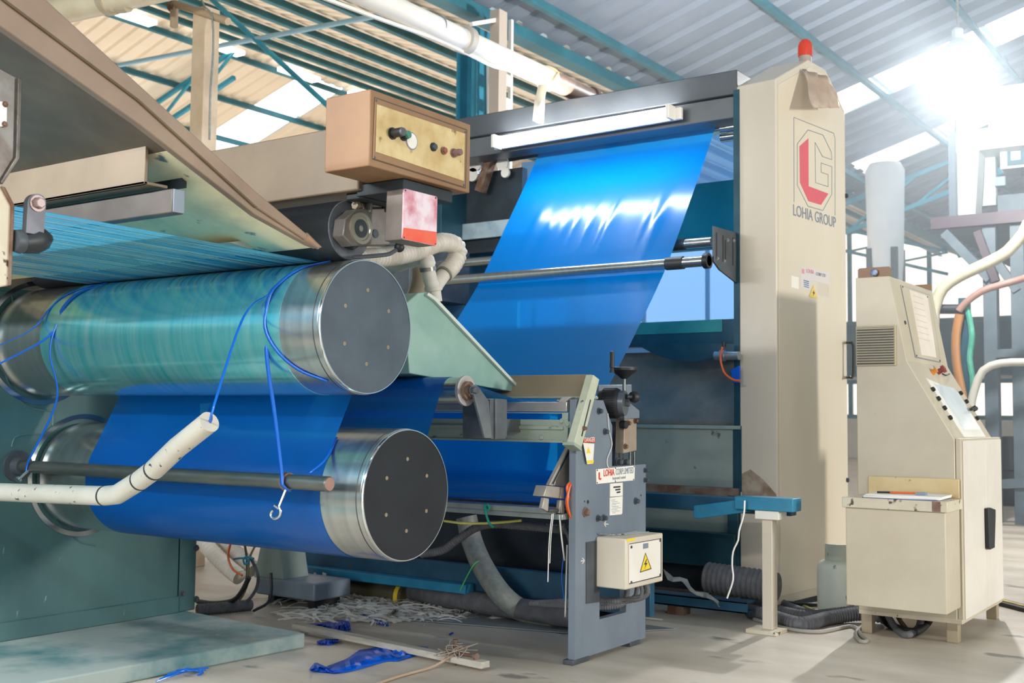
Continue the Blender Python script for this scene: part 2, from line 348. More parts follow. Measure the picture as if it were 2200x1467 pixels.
# ridge vents glinting along the far ridge, gutter beam over the valley
for i in range(9):
    y = 12+2.1*i; MB().box((RIDGX-.2, y, RIDGZ-.30), (RIDGX+.05, y+1.0, RIDGZ-.22)).build('ridge_light_pane', SKY, ceilN)
MB().box((RX0-.10, -6, RZ0-.17), (RX0+.10, 39, RZ0-.04)).build('valley_gutter', TEALD, ceilB)
struct(MB().box((LEFTX-.2, -8, 0), (LEFTX, 40, 5.5)).build('wall_left', WALLM))
wb = MB().box((-40, FARY, 0), (14, FARY+.2, 9.4)); struct(wb.build('wall_back', WALLM))
WINL = emit('daylit_window', '#fff3e6', 1.25)
def window(n, x0, x1, z0, z1, nx, nz):
    o = struct(MB().box((x0, FARY-.06, z0), (x1, FARY-.04, z1)).build('window_%d' % n, WINL))
    b = MB(); t = .06
    for i in range(nx+1): xx = x0+(x1-x0)*i/nx; b.box((xx-t, FARY-.16, z0), (xx+t, FARY-.05, z1))
    for i in range(nz+1): zz = z0+(z1-z0)*i/nz; b.box((x0, FARY-.15, zz-t), (x1, FARY-.05, zz+t))
    b.build('window_frame', TEALD, o)
window(1, -20, -6.4, 3.9, 6.6, 6, 1); window(2, -20, -6.4, 1.2, 2.2, 6, 1); window(3, -26.5, -20.6, 1.6, 5.2, 4, 2)
window(4, -6.2, 2, 3.9, 6.6, 4, 1); window(5, -6.2, 2, 1.2, 2.2, 4, 1)
struct(MB().box((-26, FARY-.5, 2.35), (2, FARY-.02, 3.8)).build('trim_1', DKTEAL))
# ================================================================== LEFT MACHINE: panel, plinth, drums
XPAN = -4.84; XD = -2.807; HP = .07
A_ = V((0, 3.10, 1.42)); B_ = V((0, 3.34, .80)); RA, RB = .247, .25
c0 = Z(655, 1392, 0); pl = [Z(655, 1392, 0), Z(277, 1467, 0)]
yv = (pl[1]-pl[0]).normalized(); far = pl[0]+V((-1.9, .12, 0)); near = pl[0]+yv*2.6
MB().prism([V((p.x, p.y, 0)) for p in (pl[0], near, near+V((-1.9, .1, 0)), far)], (0, 0, HP)).build('concrete_plinth', SLAB, bevel=.008)
tag(bpy.data.objects['concrete_plinth'], 'low concrete plinth coloured with a teal light cast under the green machine panel at the lower left', 'plinth')
pan = thing('machine_side_frame', 'tall green painted steel side frame carrying the two big drums', 'machine frame', (XPAN-.15, 3.0, HP))
pr = Z(428, 1311, HP).y
MB().box((XPAN-.3, 1.2, HP), (XPAN, pr-.11, 1.66)).build('side_panel', PANEL, pan, bevel=.006)
MB().box((XPAN-.3, pr-.105, HP), (XPAN+.004, pr, 1.66)).build('corner_post', PANEL, pan, bevel=.006)
MB().box((XPAN, 1.2, HP), (XPAN+.012, pr-.11, HP+.085)).build('base_strip', PANEL, pan, bevel=.004)
for px_, py_ in ((421, 1177), (421, 1287), (392, 1275)):
    p = X(px_, py_, XPAN+.004); MB().bolt(p, UX, .012, .012).build('bolt', GREYD, pan)
def arc_ring(c, r, a0, a1, x0, wd, th, n=40):
    b = MB(); pts = []
    o_ = [V((x0, c.y+(r+wd/2)*math.cos(a0+(a1-a0)*i/n), c.z+(r+wd/2)*math.sin(a0+(a1-a0)*i/n))) for i in range(n+1)]
    i_ = [V((x0, c.y+(r-wd/2)*math.cos(a0+(a1-a0)*i/n), c.z+(r-wd/2)*math.sin(a0+(a1-a0)*i/n))) for i in range(n+1)]
    for i in range(n): b.prism([o_[i], o_[i+1], i_[i+1], i_[i]], (th, 0, 0))
    return b
def emboss(pts, name='embossed_seam'):
    b = MB().tube(spline([X(a, c, XPAN+.001) for a, c in pts], .02), .004, 6); return b.build(name, PANEL, pan)
emboss([(0, 627), (18, 628), (27, 640), (24, 658), (10, 690), (4, 730), (3, 770)])
emboss([(5, 780), (20, 825), (55, 870), (110, 884)])
emboss([(25, 960), (32, 940), (60, 932), (108, 930), (115, 880)])
emboss([(98, 1075), (115, 1110), (165, 1160), (205, 1172)])
def drum(name, c, R_, label, dmat, zrot, dr):
    t = thing(name, label, 'drum', (XPAN, c.y, c.z-R_))
    ax = UX; p0 = V((XPAN+.012, c.y, c.z)); L_ = XD-XPAN-.012
    if dr is not STEEL: MB().lathe([(.36, R_-.002), (.361, R_+.0006), (1.82, R_+.0006), (1.821, R_-.002)], p0, ax, 128).build('reflection_band', dr, t, angle=50)  # thin band whose cyan colour stands in for reflected film
    MB().lathe([(0, R_-.006), (.03, R_-.006), (.031, R_), (L_-.035, R_), (L_-.0345, R_-.006), (L_-.03, R_-.006), (L_-.0295, R_), (L_-.012, R_), (L_-.0115, R_-.004)], p0, ax, 128).build('drum_shell', STEEL, t, angle=50)
    MB().lathe([(L_-.012, R_-.002), (L_-.004, R_-.001), (L_, R_-.003), (L_, R_-.0065), (L_-.006, R_-.0065)], p0, ax, 128, False).build('rim', CHROME, t, angle=50)
    MB().lathe([(L_-.02, R_-.006), (L_-.003, R_-.006)], p0, ax, 128).build('end_plate', dmat, t)
    for k in range(6):
        an = math.radians(60*k+zrot); q = V((XD-.003, c.y+.135*math.cos(an), c.z+.135*math.sin(an)))
        MB().lathe([(0, .0075), (.0012, .0075), (.0012, .003), (.0002, .0025)], q, UX, 14).build('screw', BEIGE, t, angle=20)
    arc_ring(c, R_+.03, 0, 2*math.pi-1e-4, XPAN, .022, .012, 80).build('mounting_ring', CHROME, t)
    return t
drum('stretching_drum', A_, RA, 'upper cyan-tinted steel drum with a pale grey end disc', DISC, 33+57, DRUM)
drum('stretching_drum', B_, RB, 'lower steel drum wrapped in blue film with a near-black end disc', DISCD, 30+60, STEEL)
# ---- blue web: incoming tapes, S-wrap, guide roller
XF0, XF1 = -4.45, -3.02
def web(path, x0, x1, nx=24, wob=0.0, seed=1):
    rnd = random.Random(seed); ph = [rnd.uniform(0, 6.28) for _ in range(8)]
    rows = []
    for i, (y, z) in enumerate(path):
        row = []
        for k in range(nx+1):
            u = k/nx; d = wob*sum(math.sin(ph[j]+u*(9+7*j))/(1+j) for j in range(5)) if wob else 0
            row.append(V((x0+(x1-x0)*u, y, z+d)))
        rows.append(row)
    return MB().grid(rows)
def arc(c, r, a0, a1, n=40): return [(c.y+r*math.cos(math.radians(a0+(a1-a0)*i/n)), c.z+r*math.sin(math.radians(a0+(a1-a0)*i/n))) for i in range(n+1)]
inc = [(1.0+2.06*i/14, 1.700-.031*(i/14)) for i in range(15)]
b = MB(); nst = 60; gaps = random.Random(3)
for k in range(nst):
    u0 = k/nst; u1 = (k+1)/nst-(.0016 if gaps.random() < .75 else .006)
    dz = gaps.uniform(-.003, .003)
    b.grid([[V((XF0+(XF1-XF0)*u, y, z+dz*(1-i/14))) for u in (u0, u1)] for i, (y, z) in enumerate(inc)])
tag(b.build('slit_tape_sheet', BLUES), 'sheet of shiny blue slit tapes running into the nip above the upper drum', 'plastic tapes')
# S-wrap: round the back of the upper drum, cross to the front of the lower drum, under it and up to the guide roller
g_c = V((0, 3.87, 1.207)); g_r = .058
dvec = B_-A_; D_ = dvec.length; base = math.degrees(math.atan2(dvec.z, dvec.y)); e = math.degrees(math.acos((RA+RB+.004)/D_))
tA = base+e; tB = base+e+180
ra, rb, rg = RA+.002, RB+.002, g_r+.002
wrap = arc(A_, ra, 92, tA if tA < 92 else tA-360, 40)
wrap2 = arc(B_, rb, tB, tB+190, 50)
dv2 = g_c-B_; b2 = math.degrees(math.atan2(dv2.z, dv2.y)); 
# lower drum back side -> outer tangent up to the guide roller's near side
e2 = math.degrees(math.asin((rb-rg)/dv2.length))
e3 = math.degrees(math.acos((rb+rg)/dv2.length))
tb_end = b2-e3                      # inner tangent leaving the lower drum on its far lower side
wrap2 = arc(B_, rb, tB, tb_end+(360 if tb_end < tB else 0), 50)
tg = tb_end+180
wrap3 = arc(g_c, rg, tg, 80, 14)
rail = V((0, 4.42, 1.168))
tail = [(g_c.y+.06*math.cos(math.radians(80)), g_c.z+.06), (rail.y-.02, rail.z+.004), (rail.y+.03, rail.z+.002), (5.0, 1.09), (5.1, 1.0)]
tag(web(wrap+wrap2+wrap3+tail, XF0, XF1).build('film_web', BLUEW, angle=80), 'deep blue film web wound around the lower drum and on over the small guide roller', 'plastic film')
# ---- rubber nip roller, bearing, bracket
np_ = thing('nip_roller', 'black rubber nip roller pressing on the upper drum', 'roller', (-3.8, 3.09, 1.67))
MB().lathe([(0, .112), (1.87, .112), (1.9, .109)], (-4.8, 3.09, 1.781), UX, 72).build('rubber_sleeve', RUBBER, np_)
MB().lathe([(0, .110), (.004, .108), (.004, .072), (-.01, .068)], (-2.9, 3.09, 1.781), UX, 72, False).build('end_ring', RUBF, np_)
MB().lathe([(0, .03), (.05, .03)], (-2.91, 3.09, 1.781), UX, 30).build('journal', GREYD, np_)
bh = thing('bearing_block', 'grey angular bearing block on the end of the black nip roller', 'bearing', (-2.78, 3.1, 1.7))
XB = -2.83
hexa = [(742, 470), (766, 449), (838, 447), (838, 526), (757, 528), (737, 505)]
MB().prism([X(a, c, XB) for a, c in hexa], (-.055, 0, 0)).build('housing', mat('bearing_grey', '#77706a', '#8b847c', 8, .45, .4), bh, bevel=.004)
q = X(774, 491, XB)
MB().lathe([(0, .058), (.008, .058), (.008, .046), (.004, .044)], q, UX, 40).build('bearing_ring', mat('bearing_ring', '#b2a794', None, rough=.3, metal=.7), bh)
MB().lathe([(.001, .034), (.006, .034), (.006, .012), (.001, .012)], q, UX, 30).build('bearing_cap', GREYD, bh)
MB().cyl(X(806, 502, XB), X(806, 502, XB)+UX*.004, .016, n=20).build('oil_plug', GREYD, bh)
sp = thing('tension_spring', 'small coil spring bolt adjuster above the bearing block', 'spring', X(800, 445, XB))
s0, s1 = X(762, 440, XB-.02), X(832, 440, XB-.02)
MB().cyl(s0, s1, .008).build('bolt', ROD, sp)
path = [s0.lerp(s1, .35+.4*i/90)+V((math.sin(i*.7)*.015, 0, math.cos(i*.7)*.015)) for i in range(91)]
MB().tube(path, .0035, 6).build('coil', ROD, sp)
MB().lathe([(0, .017), (.018, .017)], s0, UY, 6).lathe([(.024, .014), (.036, .014)], s0, UY, 6).build('nut', BEIGE, sp, angle=20)
MB().box(s0.lerp(s1, .30)+V((-.03, 0, -.03)), s0.lerp(s1, .36)+V((.03, 0, .022))).box(s0.lerp(s1, .8)+V((-.03, 0, -.03)), s0.lerp(s1, .95)+V((.03, 0, .022))).build('bracket', mat('spring_bracket', '#77706a', '#8b847c', 8, .45, .4), sp, bevel=.002)
br = thing('nip_bracket', 'dark bracket arm with a red and white faded plate below the brown control box', 'bracket', (-2.62, 3.3, 1.7))
XR_ = -2.56
MB().prism([X(a, c, XR_-.005) for a, c in [(870, 404), (940, 421), (937, 528), (865, 514)]], (-.085, 0, 0)).build('bracket_arm', mat('bracket_grey', '#6b625c', '#837a72', 5, .5, .3), br, bevel=.004)
pl_ = MB().prism([X(a, c, XR_) for a, c in [(871, 405), (938, 422), (940, 426), (938, 525), (935, 528), (868, 514), (865, 510), (868, 408)]], (-.006, 0, 0)).build('red_plate', PINKPL, br, bevel=.001)
MB().prism([X(a, c, XR_+.001) for a, c in [(867, 489), (938, 498), (938, 524), (935, 527), (868, 513), (865, 510)]], (-.002, 0, 0)).build('red_strip', REDPL, br)
for a, c in ((871, 409), (936, 425), (935, 524), (868, 510)): MB().lathe([(0, .004), (.002, .003)], X(a, c, XR_), UX, 10).build('screw', GREYD, br)
pA, pB = Y(800, 415, 3.1), None
MB().prism([X(a, c, XR_-.30) for a, c in [(775, 398), (845, 412), (850, 528), (800, 527), (800, 470), (780, 440)]], (-.05, 0, 0)).build('cheek_plate', GREYD, br, bevel=.003)
MB().box((-2.80, 3.02, 1.885), (-2.58, 3.30, 1.928)).build('mounting_foot', DARK, br, bevel=.003)
lv = thing('clamp_lever', 'thin lever with a black ball knob under the red plate', 'lever', X(858, 530, XB))
k0 = X(858, 531, XB+.02); MB().ball(k0, .0195, 12).build('ball_knob', BLACK, lv)
MB().tube(spline([k0, X(838, 545, XB+.01), X(800, 550, XB), X(760, 553, XB-.02)], .02), .008, 8).build('lever_arm', GREYD, lv)
# ---- control box and support beam
cb = thing('control_box', 'brown steel push-button box mounted above the nip roller', 'control box', (-2.65, 3.1, 1.93))
XC = -2.55
cf = [X(796, 191.4, XC), X(1011, 267, XC), X(1010, 415, XC), X(793, 356, XC)]
y0, y1 = cf[0].y, cf[1].y; z0, z1 = (cf[2].z+cf[3].z)/2, (cf[0].z+cf[1].z)/2
MB().box((XC-.205, y0, z0), (XC, y1, z1)).build('enclosure', BROWN, cb, bevel=.004)
fx = lambda pts, dx, th: MB().prism([X(a, c, XC+dx) for a, c in pts], (-th, 0, 0))
fx([(805, 208), (1004, 278), (1001, 405), (800, 342)], .002, .002).build('door_gap', mat('door_gap', '#5c4a36', None), cb)
fx([(807, 211), (1002, 280), (999, 402), (802, 340)], .005, .005).build('door', BROWN, cb, bevel=.001)
fx([(811, 224), (999, 287), (997, 389), (808, 326)], .007, .003).build('label_plate', YELLP, cb, bevel=.0006)
for a, c in ((808, 216), (999, 284), (996, 398), (804, 338)): MB().lathe([(0, .005), (.003, .004)], X(a, c, XC+.004), UX, 10).build('screw', GREYD, cb)
def button(px_, py_, r, h, m1, m2=None, collar=0):
    p = X(px_, py_, XC+.007); b = MB()
    o = MB().lathe([(0, r*1.25), (.006, r*1.25), (.006, r*.95), (h, r*.95)], p, UX, 28).build('button', m1, cb)
    MB().lathe([(h, r*.9), (h+.008, r*.82)], p, UX, 28).build('button_cap', m2 or m1, o)
button(842, 287, .0165, .045, BLACK, GREYD); button(866, 291, .0155, .02, BLACK, GREENB); button(930, 316, .0125, .006, BLACK, GREYD)
button(952, 324, .0115, .006, MAUVE, mat('brown_button', '#8f4f3c', None)); button(974, 329, .0135, .028, MAUVE, MAUVE)
MB().lathe([(0, .031), (.002, .031)], X(884, 303, XC+.007), UX, 36).build('emblem_ring', INKG, cb)
MB().lathe([(.002, .027), (.003, .027)], X(884, 303, XC+.007), UX, 36).build('emblem_disc', WHITEP, cb)
bm = thing('support_beam', 'long taupe box beam above the black nip roller', 'beam', (-3.8, 3.13, 1.905))
MB().box((XPAN-.2, 3.0, 1.905), (-2.775, 3.26, 2.148)).build('box_section', TAUPE, bm, bevel=.006)
MB().box((-2.86, 3.03, 1.88), (-2.775, 3.24, 1.906)).build('end_foot', DARK, bm, bevel=.003)
MB().box((XPAN-.3, 2.9, 1.60), (XPAN-.05, 3.36, 2.148)).build('end_plate', BEIGE, bm, bevel=.004)
# ---- hood
XH = -2.85
hd = thing('sloping_hood', 'large sloping brown steel hood over the incoming blue tapes', 'hood', (-3.8, 2.2, 1.68))
top = [(-240, -310), (100, 0), (550, 411), (694, 531)]; gro = [(-240, -195), (20, 7), (297, 214), (550, 444), (684, 533)]
low = [(-240, -125), (0, 55), (300, 267), (550, 462), (666, 526)]
def xp(pts, x_): return [X(a, c, x_) for a, c in pts]
MB().prism(xp(top+gro[::-1], XH), (-.03, 0, 0)).build('outer_flange', HOODM, hd, bevel=.004)
MB().prism(xp(gro+low[::-1], XH-.012), (-.03, 0, 0)).build('inner_lip', HOODM, hd, bevel=.003)
MB().tube(xp(gro[:-1], XH-.006), .006, 6).build('weld_seam', HOODU, hd)
mid = 3
bodyU = [(-240, -125), (0, 55), (300, 267), (372, 322)]; bodyT = [(-240, -195), (20, 7), (297, 214), (380, 285)]
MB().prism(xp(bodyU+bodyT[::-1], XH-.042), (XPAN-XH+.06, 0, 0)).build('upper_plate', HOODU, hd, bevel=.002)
MB().prism(xp([(372, 322), (550, 462), (670, 529), (684, 531), (550, 444), (380, 285)], XH-.042), (XPAN-XH+.06, 0, 0)).build('lower_plate', HOODLIT, hd, bevel=.002)
tipq = X(680, 529, XH); MB().tube([X(655, 508, XH-.01), X(684, 531, XH-.01)], [.016, .009], 10).build('tip_cap', mat('tip_cap', '#a5846a', '#8a6f5c', 6, .5, .2), hd)
MB().prism(xp([(491, 520), (615, 508), (615, 527), (534, 534), (520, 529)], XH-.3), (-.3, 0, 0)).build('foam_strip', CREAM, hd)
ch = thing('hood_channel', 'beige channel slung under the sloping hood', 'channel', (-3.6, 2.3, 1.9))
XQ = -2.98
t1, t2 = X(310, 284, XQ), X(310, 395, XQ)
MB().box((XPAN+.02, t2.y, t2.z), (XQ, t2.y+.012, t1.z)).build('web_plate', TAUPE, ch, bevel=.002)
MB().box((XPAN+.02, t2.y, t2.z), (XQ, t2.y+.09, t2.z+.01)).build('bottom_flange', TAUPE, ch, bevel=.002)
MB().box((XPAN+.02, t2.y+.16, t2.z+.02), (XQ-.02, t2.y+.18, t1.z-.01)).build('back_plate', DARK, ch)  # dark sheet standing in for the shaded inside of the channel
sb = thing('square_bar', 'grey square tube bar below the hood channel', 'bar', (-3.6, 2.4, 1.8))
e1 = X(371, 404, -2.9); e2_ = X(395, 461, -2.9)
e0 = X(371, 412, -2.9)
MB().box((XPAN+.02, e0.y, e2_.z), (-2.9, e2_.y, e1.z)).build('tube_section', mat('brown_black_steel', '#4a423d', '#57504a', 5, .45, .2), sb, bevel=.004)
MB().box((-2.9, e0.y+.002, e2_.z+.002), (-2.896, e2_.y-.002, e1.z-.002)).build('end_cap', GREYP, sb, bevel=.001)
# ---- bracket plates at the left edge of the frame
XL_ = -2.9
lb = thing('edge_guard', 'grimy steel guard plate with folded edges at the far left beside the hood', 'guard', X(10, 300, XL_))
MB().prism(xp([(-120, 90), (-10, 140), (37, 166), (47, 168), (42, 338), (34, 352), (5, 394), (-120, 400)], XL_), (-.05, 0, 0)).build('guard_plate', mat('grimy_steel', '#7f7d78', '#5a4c44', 5, .4, .6, .02), lb, bevel=.004)
MB().prism(xp([(40, 167), (48, 169), (43, 340), (6, 396), (2, 392), (36, 338)], XL_+.012), (-.012, 0, 0)).build('folded_edge', mat('folded_edge', '#4b443f', '#6e675f', 9, .4, .5), lb, bevel=.002)
MB().prism(xp([(-60, 214), (15, 219), (14, 272), (-60, 268)], XL_+.006), (-.006, 0, 0)).build('rating_plate', LABELW, lb)
for a, c in ((11, 224), (10, 267)): MB().bolt(X(a, c, XL_+.006), UX, .006, .004).build('screw', RUST, lb)
lc = thing('cream_guard', 'chipped cream guard plate below the grimy steel guard at the far left', 'guard', X(0, 520, XL_))
MB().prism(xp([(-120, 392), (2, 398), (12, 402), (32, 441), (25, 612), (-120, 640)], XL_), (-.05, 0, 0)).build('guard_plate', CREAMD, lc, bevel=.004)
MB().prism(xp([(3, 399), (12, 402), (32, 441), (25, 612), (20, 613), (26, 442)], XL_+.01), (-.01, 0, 0)).build('folded_edge', RUST, lc, bevel=.002)
la = thing('link_arm', 'steel link arm with a hexagon bolt above the blue tapes at the left', 'link arm', X(77, 480, XL_+.03))
arm = [(57, 500), (60, 430)]+[(79.5-19.5*math.cos(math.pi*i/12), 435-19*math.sin(math.pi*i/12)) for i in range(13)]+[(97, 470), (94, 505)]
MB().prism(xp(arm[1:], XL_+.03)+[X(56, 500, XL_+.03)], (-.02, 0, 0)).build('arm_plate', mat('arm_steel', '#55555c', '#66666c', 8, .4, .6), la, bevel=.003)
MB().bolt(X(80, 437, XL_+.03), UX, .016, .014).build('bolt', mat('pinkish_bolt', '#9a8683', None, rough=.35, metal=.6), la, angle=20)
MB().lathe([(0, .02), (.01, .032), (.05, .038), (.08, .03), (.1, .012)], X(40, 521, XL_), X(108, 512, XL_)-X(40, 521, XL_), 20).build('rubber_boot', RUBBER, la)
MB().lathe([(0, .03), (.02, .034), (.04, .024), (.05, .03)], X(30, 517, XL_), UY, 18).build('collar', GREYD, la)
# ---- rod, bent pipe, cords, hook
rd = thing('cantilever_rod', 'dark oily steel rod sticking out in front of the lower drum', 'rod', (-3.9, 3.0, .82))
ry, rz = 3.0, .852; rr = .0275
MB().lathe([(0, rr), (-2.885-XPAN-.004, rr), (-2.885-XPAN, rr-.004)], (XPAN, ry, rz), UX, 32).build('shaft', ROD, rd)
MB().lathe([(0, rr-.004), (.002, rr-.004)], (-2.885, ry, rz), UX, 32).build('end_face', RUSTE, rd)
MB().lathe([(0, .07), (.015, .07), (.016, .045), (.06, .04)], (XPAN, ry, rz), UX, 32).build('hub', GREYD, rd)
MB().cyl((XPAN+.12, ry, rz), (XPAN+.12, ry-.06, rz-.05), .007, n=10).lathe([(0, .016), (.012, .016)], (XPAN+.12, ry-.06, rz-.05), (0, -.7, -.6), 12).build('lock_screw', STEEL, rd)
MB().lathe([(0, rr), (.001, rr+.006), (.022, rr+.006), (.023, rr)], (Y(612, 1032, ry).x, ry, rz), UX, 32).build('collar', RUST, rd)
bp = [Y(-160, 1054, 2.6), Y(0, 1057, 2.6), Y(225, 1065, 2.6), Y(252, 1062, 2.6), Y(300, 1032, 2.58), Y(330, 1010, 2.56), Y(380, 962, 2.54), Y(450, 906, 2.52)]
bo = MB().tube(bp, .036, 22).build('bent_pipe', PIPEP, angle=60); tag(bo, 'bent cream pipe with chipped black joints in front of the rod', 'pipe')
for i in (2, 4, 5):
    d = (bp[i+1]-bp[i-1]).normalized(); MB().tube([bp[i]-d*.004, bp[i]+d*.004], .0372, 22).build('chipped_joint', INK, bo)
d = (bp[-1]-bp[-2]).normalized()
def ribbon(pts, wdt, name, label, side=UX, material=None, cat='cord', group=None):
    path = spline(pts, .02); rows = []
    for i, p in enumerate(path):
        t_ = (path[min(i+1, len(path)-1)]-path[max(i-1, 0)]).normalized(); s_ = (side-t_*side.dot(t_)).normalized()
        n_ = t_.cross(s_)
        rows.append([p-s_*wdt/2, p+n_*wdt*.12, p+s_*wdt/2])
    return tag(MB().grid(rows).build(name, material or CORD, solid=.0012), label, cat, group)
def on_drum(c, r, x_, deg): return V((x_, c.y+(r+.004)*math.cos(math.radians(deg)), c.z+(r+.004)*math.sin(math.radians(deg))))
xc = -3.06
ribbon([on_drum(A_, RA, xc+.10, 100), on_drum(A_, RA, xc+.04, 120), on_drum(A_, RA, xc, 140), on_drum(A_, RA, xc-.02, 160), V((xc-.025, 2.87, 1.32)), V((xc-.04, 2.93, 1.1)), V((Y(620, 1030, ry).x, ry-rr-.008, rz+.03)), V((Y(622, 1040, ry).x, ry-rr-.009, rz-.01)), V((Y(628, 1048, ry).x, ry-.01, rz-rr-.008))], .02, 'tape_cord', 'blue tape cord hanging from the upper drum down to the dark rod')
ribbon([on_drum(A_, RA, xc-.02, 158), on_drum(A_, RA, xc-.015, 182), on_drum(A_, RA, xc+.03, 202), on_drum(A_, RA, xc+.1, 220), on_drum(A_, RA, xc+.2, 234)], .014, 'tape_cord', 'blue tape cord curving over the face of the upper drum near its rim')
ribbon([on_drum(A_, RA, xc-.02, 152), V((xc-.07, 2.80, 1.45)), bp[-1]+d*.03+V((0, 0, .05)), bp[-1]+d*.005, bp[-1]-d*.05], .012, 'tape_cord', 'blue tape cord running from the upper drum into the bent pipe end')
xe = -4.35
ribbon([on_drum(A_, RA, xe+.1, 108), on_drum(A_, RA, xe+.03, 130), on_drum(A_, RA, xe, 150), V((xe-.03, 2.84, 1.42)), V((xe-.1, 2.6, 1.26)), V((xe-.2, 2.3, 1.04))], .026, 'tape_cord', 'wide blue tape cord pulled off the left end of the upper drum out of frame')
ribbon([on_drum(A_, RA, xe+.04, 112), on_drum(A_, RA, xe-.06, 132), on_drum(A_, RA, xe-.1, 152), V((xe-.12, 2.80, 1.44)), V((xe-.2, 2.56, 1.30)), V((xe-.3, 2.26, 1.10))], .013, 'tape_cord', 'thin blue tape cord beside the wide one at the left end of the upper drum')
ribbon([on_drum(A_, RA, xe, 152), V((xe-.02, 2.84, 1.36)), V((xe-.05, 2.9, 1.15)), V((XPAN+.14, ry-.035, rz+.02)), V((XPAN+.13, ry-.03, rz-.02))], .012, 'tape_cord', 'blue tape cord dropping from the drum end to the rod hub')
ribbon([Y(722, 940, 3.2), Y(700, 985, 3.1), Y(664, 1016, 3.02)], .016, 'tape_cord', 'short pale blue tape cord behind the dark rod')
hk = thing('swivel_hook', 'nickel swivel hook dangling from the dark rod', 'hook', Y(592, 1100, 2.98))
h0 = Y(616, 1048, 2.99); h1 = Y(600, 1088, 2.98)
MB().bar(h0, h1, .011, .009).build('shank', CHROME, hk, bevel=.002)
MB().lathe([(0, .009), (.016, .009)], h0+V((0, 0, .004)), UZ, 14).build('swivel', CHROME, hk)
hp_ = [(600, 1088), (603, 1098), (600, 1109), (591, 1114), (583, 1110), (582, 1102), (587, 1095)]
MB().tube(spline([Y(a, c, 2.98) for a, c in hp_], .004), .0055, 10).build('hook_loop', CHROME, hk)
MB().tube([Y(600, 1093, 2.98), Y(589, 1085, 2.97)], .005, 8).build('gate', CHROME, hk)
# ================================================================== MIDDLE: guide roller, suction hood, slitter frame, post
XP = -2.714
gr = thing('guide_roller', 'small steel guide roller carrying the blue web behind the drums', 'roller', (-3.8, 3.87, 1.15))
MB().lathe([(0, g_r), (-2.95+4.7, g_r)], (-4.7, g_c.y, g_c.z), UX, 48).build('roller_tube', STEEL, gr)
MB().lathe([(0, .063), (.006, .065), (.016, .065), (.018, .055), (.014, .045)], (-2.95, g_c.y, g_c.z), UX, 48).build('end_flange', mat('pale_flange', '#b9b3b1', None, rough=.4, metal=.5), gr)
MB().lathe([(0, .04), (.02, .04), (.021, .028), (.035, .028)], (-2.94, g_c.y, g_c.z), UX, 30).build('bearing', RUST, gr)
ga = thing('guide_roller_bracket', 'triangular grey bracket arm and clamp block holding the small guide roller', 'bracket', X(1065, 943, -2.9))
XG = -2.90
MB().prism(xp([(1008, 828), (1018, 826), (1026, 834), (1046, 862), (1052, 941), (1037, 941)], XG), (.012, 0, 0)).build('arm_plate', mat('arm_grey', '#5d6266', '#73777a', 6, .5, .4), ga, bevel=.002)
MB().lathe([(0, .016), (.03, .016)], X(1013, 838, XG+.01), UX, 16).bolt(X(1013, 838, XG+.035), UX, .013, .014).build('axle_bolt', GREYD, ga, angle=20)
mg = mat('clamp_grey', '#54585c', '#6a6d70', 7, .5, .4, .04)
MB().prism(xp([(1041, 857), (1052, 857), (1054, 943), (1041, 941)], XG-.02), (-.12, 0, 0)).build('clamp_block', mg, ga, bevel=.003)
MB().prism(xp([(1053, 858), (1064, 856), (1064, 944), (1055, 943)], XG-.004), (-.12, 0, 0)).build('clamp_plate', mg, ga, bevel=.003)
MB().prism(xp([(1065, 856), (1090, 858), (1090, 938), (1086, 944), (1065, 944)], XG+.006), (-.13, 0, 0)).build('clamp_block', mg, ga, bevel=.004)
MB().box((XG-.16, X(1050, 900, XG-.1).y, X(1050, 930, XG).z), (XG-.12, 4.40, X(1050, 900, XG).z)).build('support_bar', mg, ga)
# channel plate with a slot behind the guide roller
YC = 4.40
cz0, cz1 = Y(1200, 949, YC).z, Y(1200, 886, YC).z
sl = thing('slotted_channel', 'long grey-green steel channel with a slot beside the grey post', 'channel', (-3.7, YC, cz0))
xl, xr = -4.7, -2.76
sz0, sz1, sxr = Y(1150, 901, YC).z, Y(1150, 888, YC).z, Y(1207, 895, YC).x
MB().box((xl, YC, cz0), (xr, YC+.012, sz0)).box((sxr, YC, sz0), (xr, YC+.012, cz1)).box((xl, YC, sz1), (sxr, YC+.012, cz1)).build('channel_plate', GREENC, sl, bevel=.002)
MB().box((xl, YC-.01, (cz0+sz0)/2+.005), (xr-.02, YC, (cz0+sz0)/2+.02)).box((xl, YC-.006, cz0-.004), (xr-.02, YC+.06, cz0+.006)).box((xl, YC+.012, cz0), (sxr-.2, YC+.05, cz0+.01)).build('ridge', GREENC, sl, bevel=.002)
for a, c in ((1221, 912), (1208, 905), (1165, 940)): MB().bolt(Y(a, c, YC), -UY, .010, .008).build('bolt', GREENC, sl, angle=20)
rl = thing('silver_rail', 'square silver rail under the blue web just above the slotted channel', 'rail', (-3.7, rail.y, rail.z-.05))
MB().box((-4.7, rail.y-.03, Y(1200, 884, 4.39).z), (-2.76, rail.y+.03, rail.z)).build('rail_tube', mat('silver_rail', '#cfc8c2', '#b9b6b2', 5, .3, .6), rl, bevel=.003)
MB().prism([Y(a, c, 4.385) for a, c in ((1199, 864), (1207, 853), (1224, 853), (1214, 864))], (0, .05, 0)).build('clip', mat('clip', '#c9c1ba', None, rough=.35, metal=.5), rl, bevel=.002)
YT = 4.56
tp = [Y(a, c, YT) for a, c in ((1097, 807), (1268, 804), (1262, 851), (1126, 851))]
tc_ = thing('top_channel', 'olive-beige sheet steel channel across the top of the slitter behind the silver rail', 'channel', (-3.4, YT, tp[2].z))
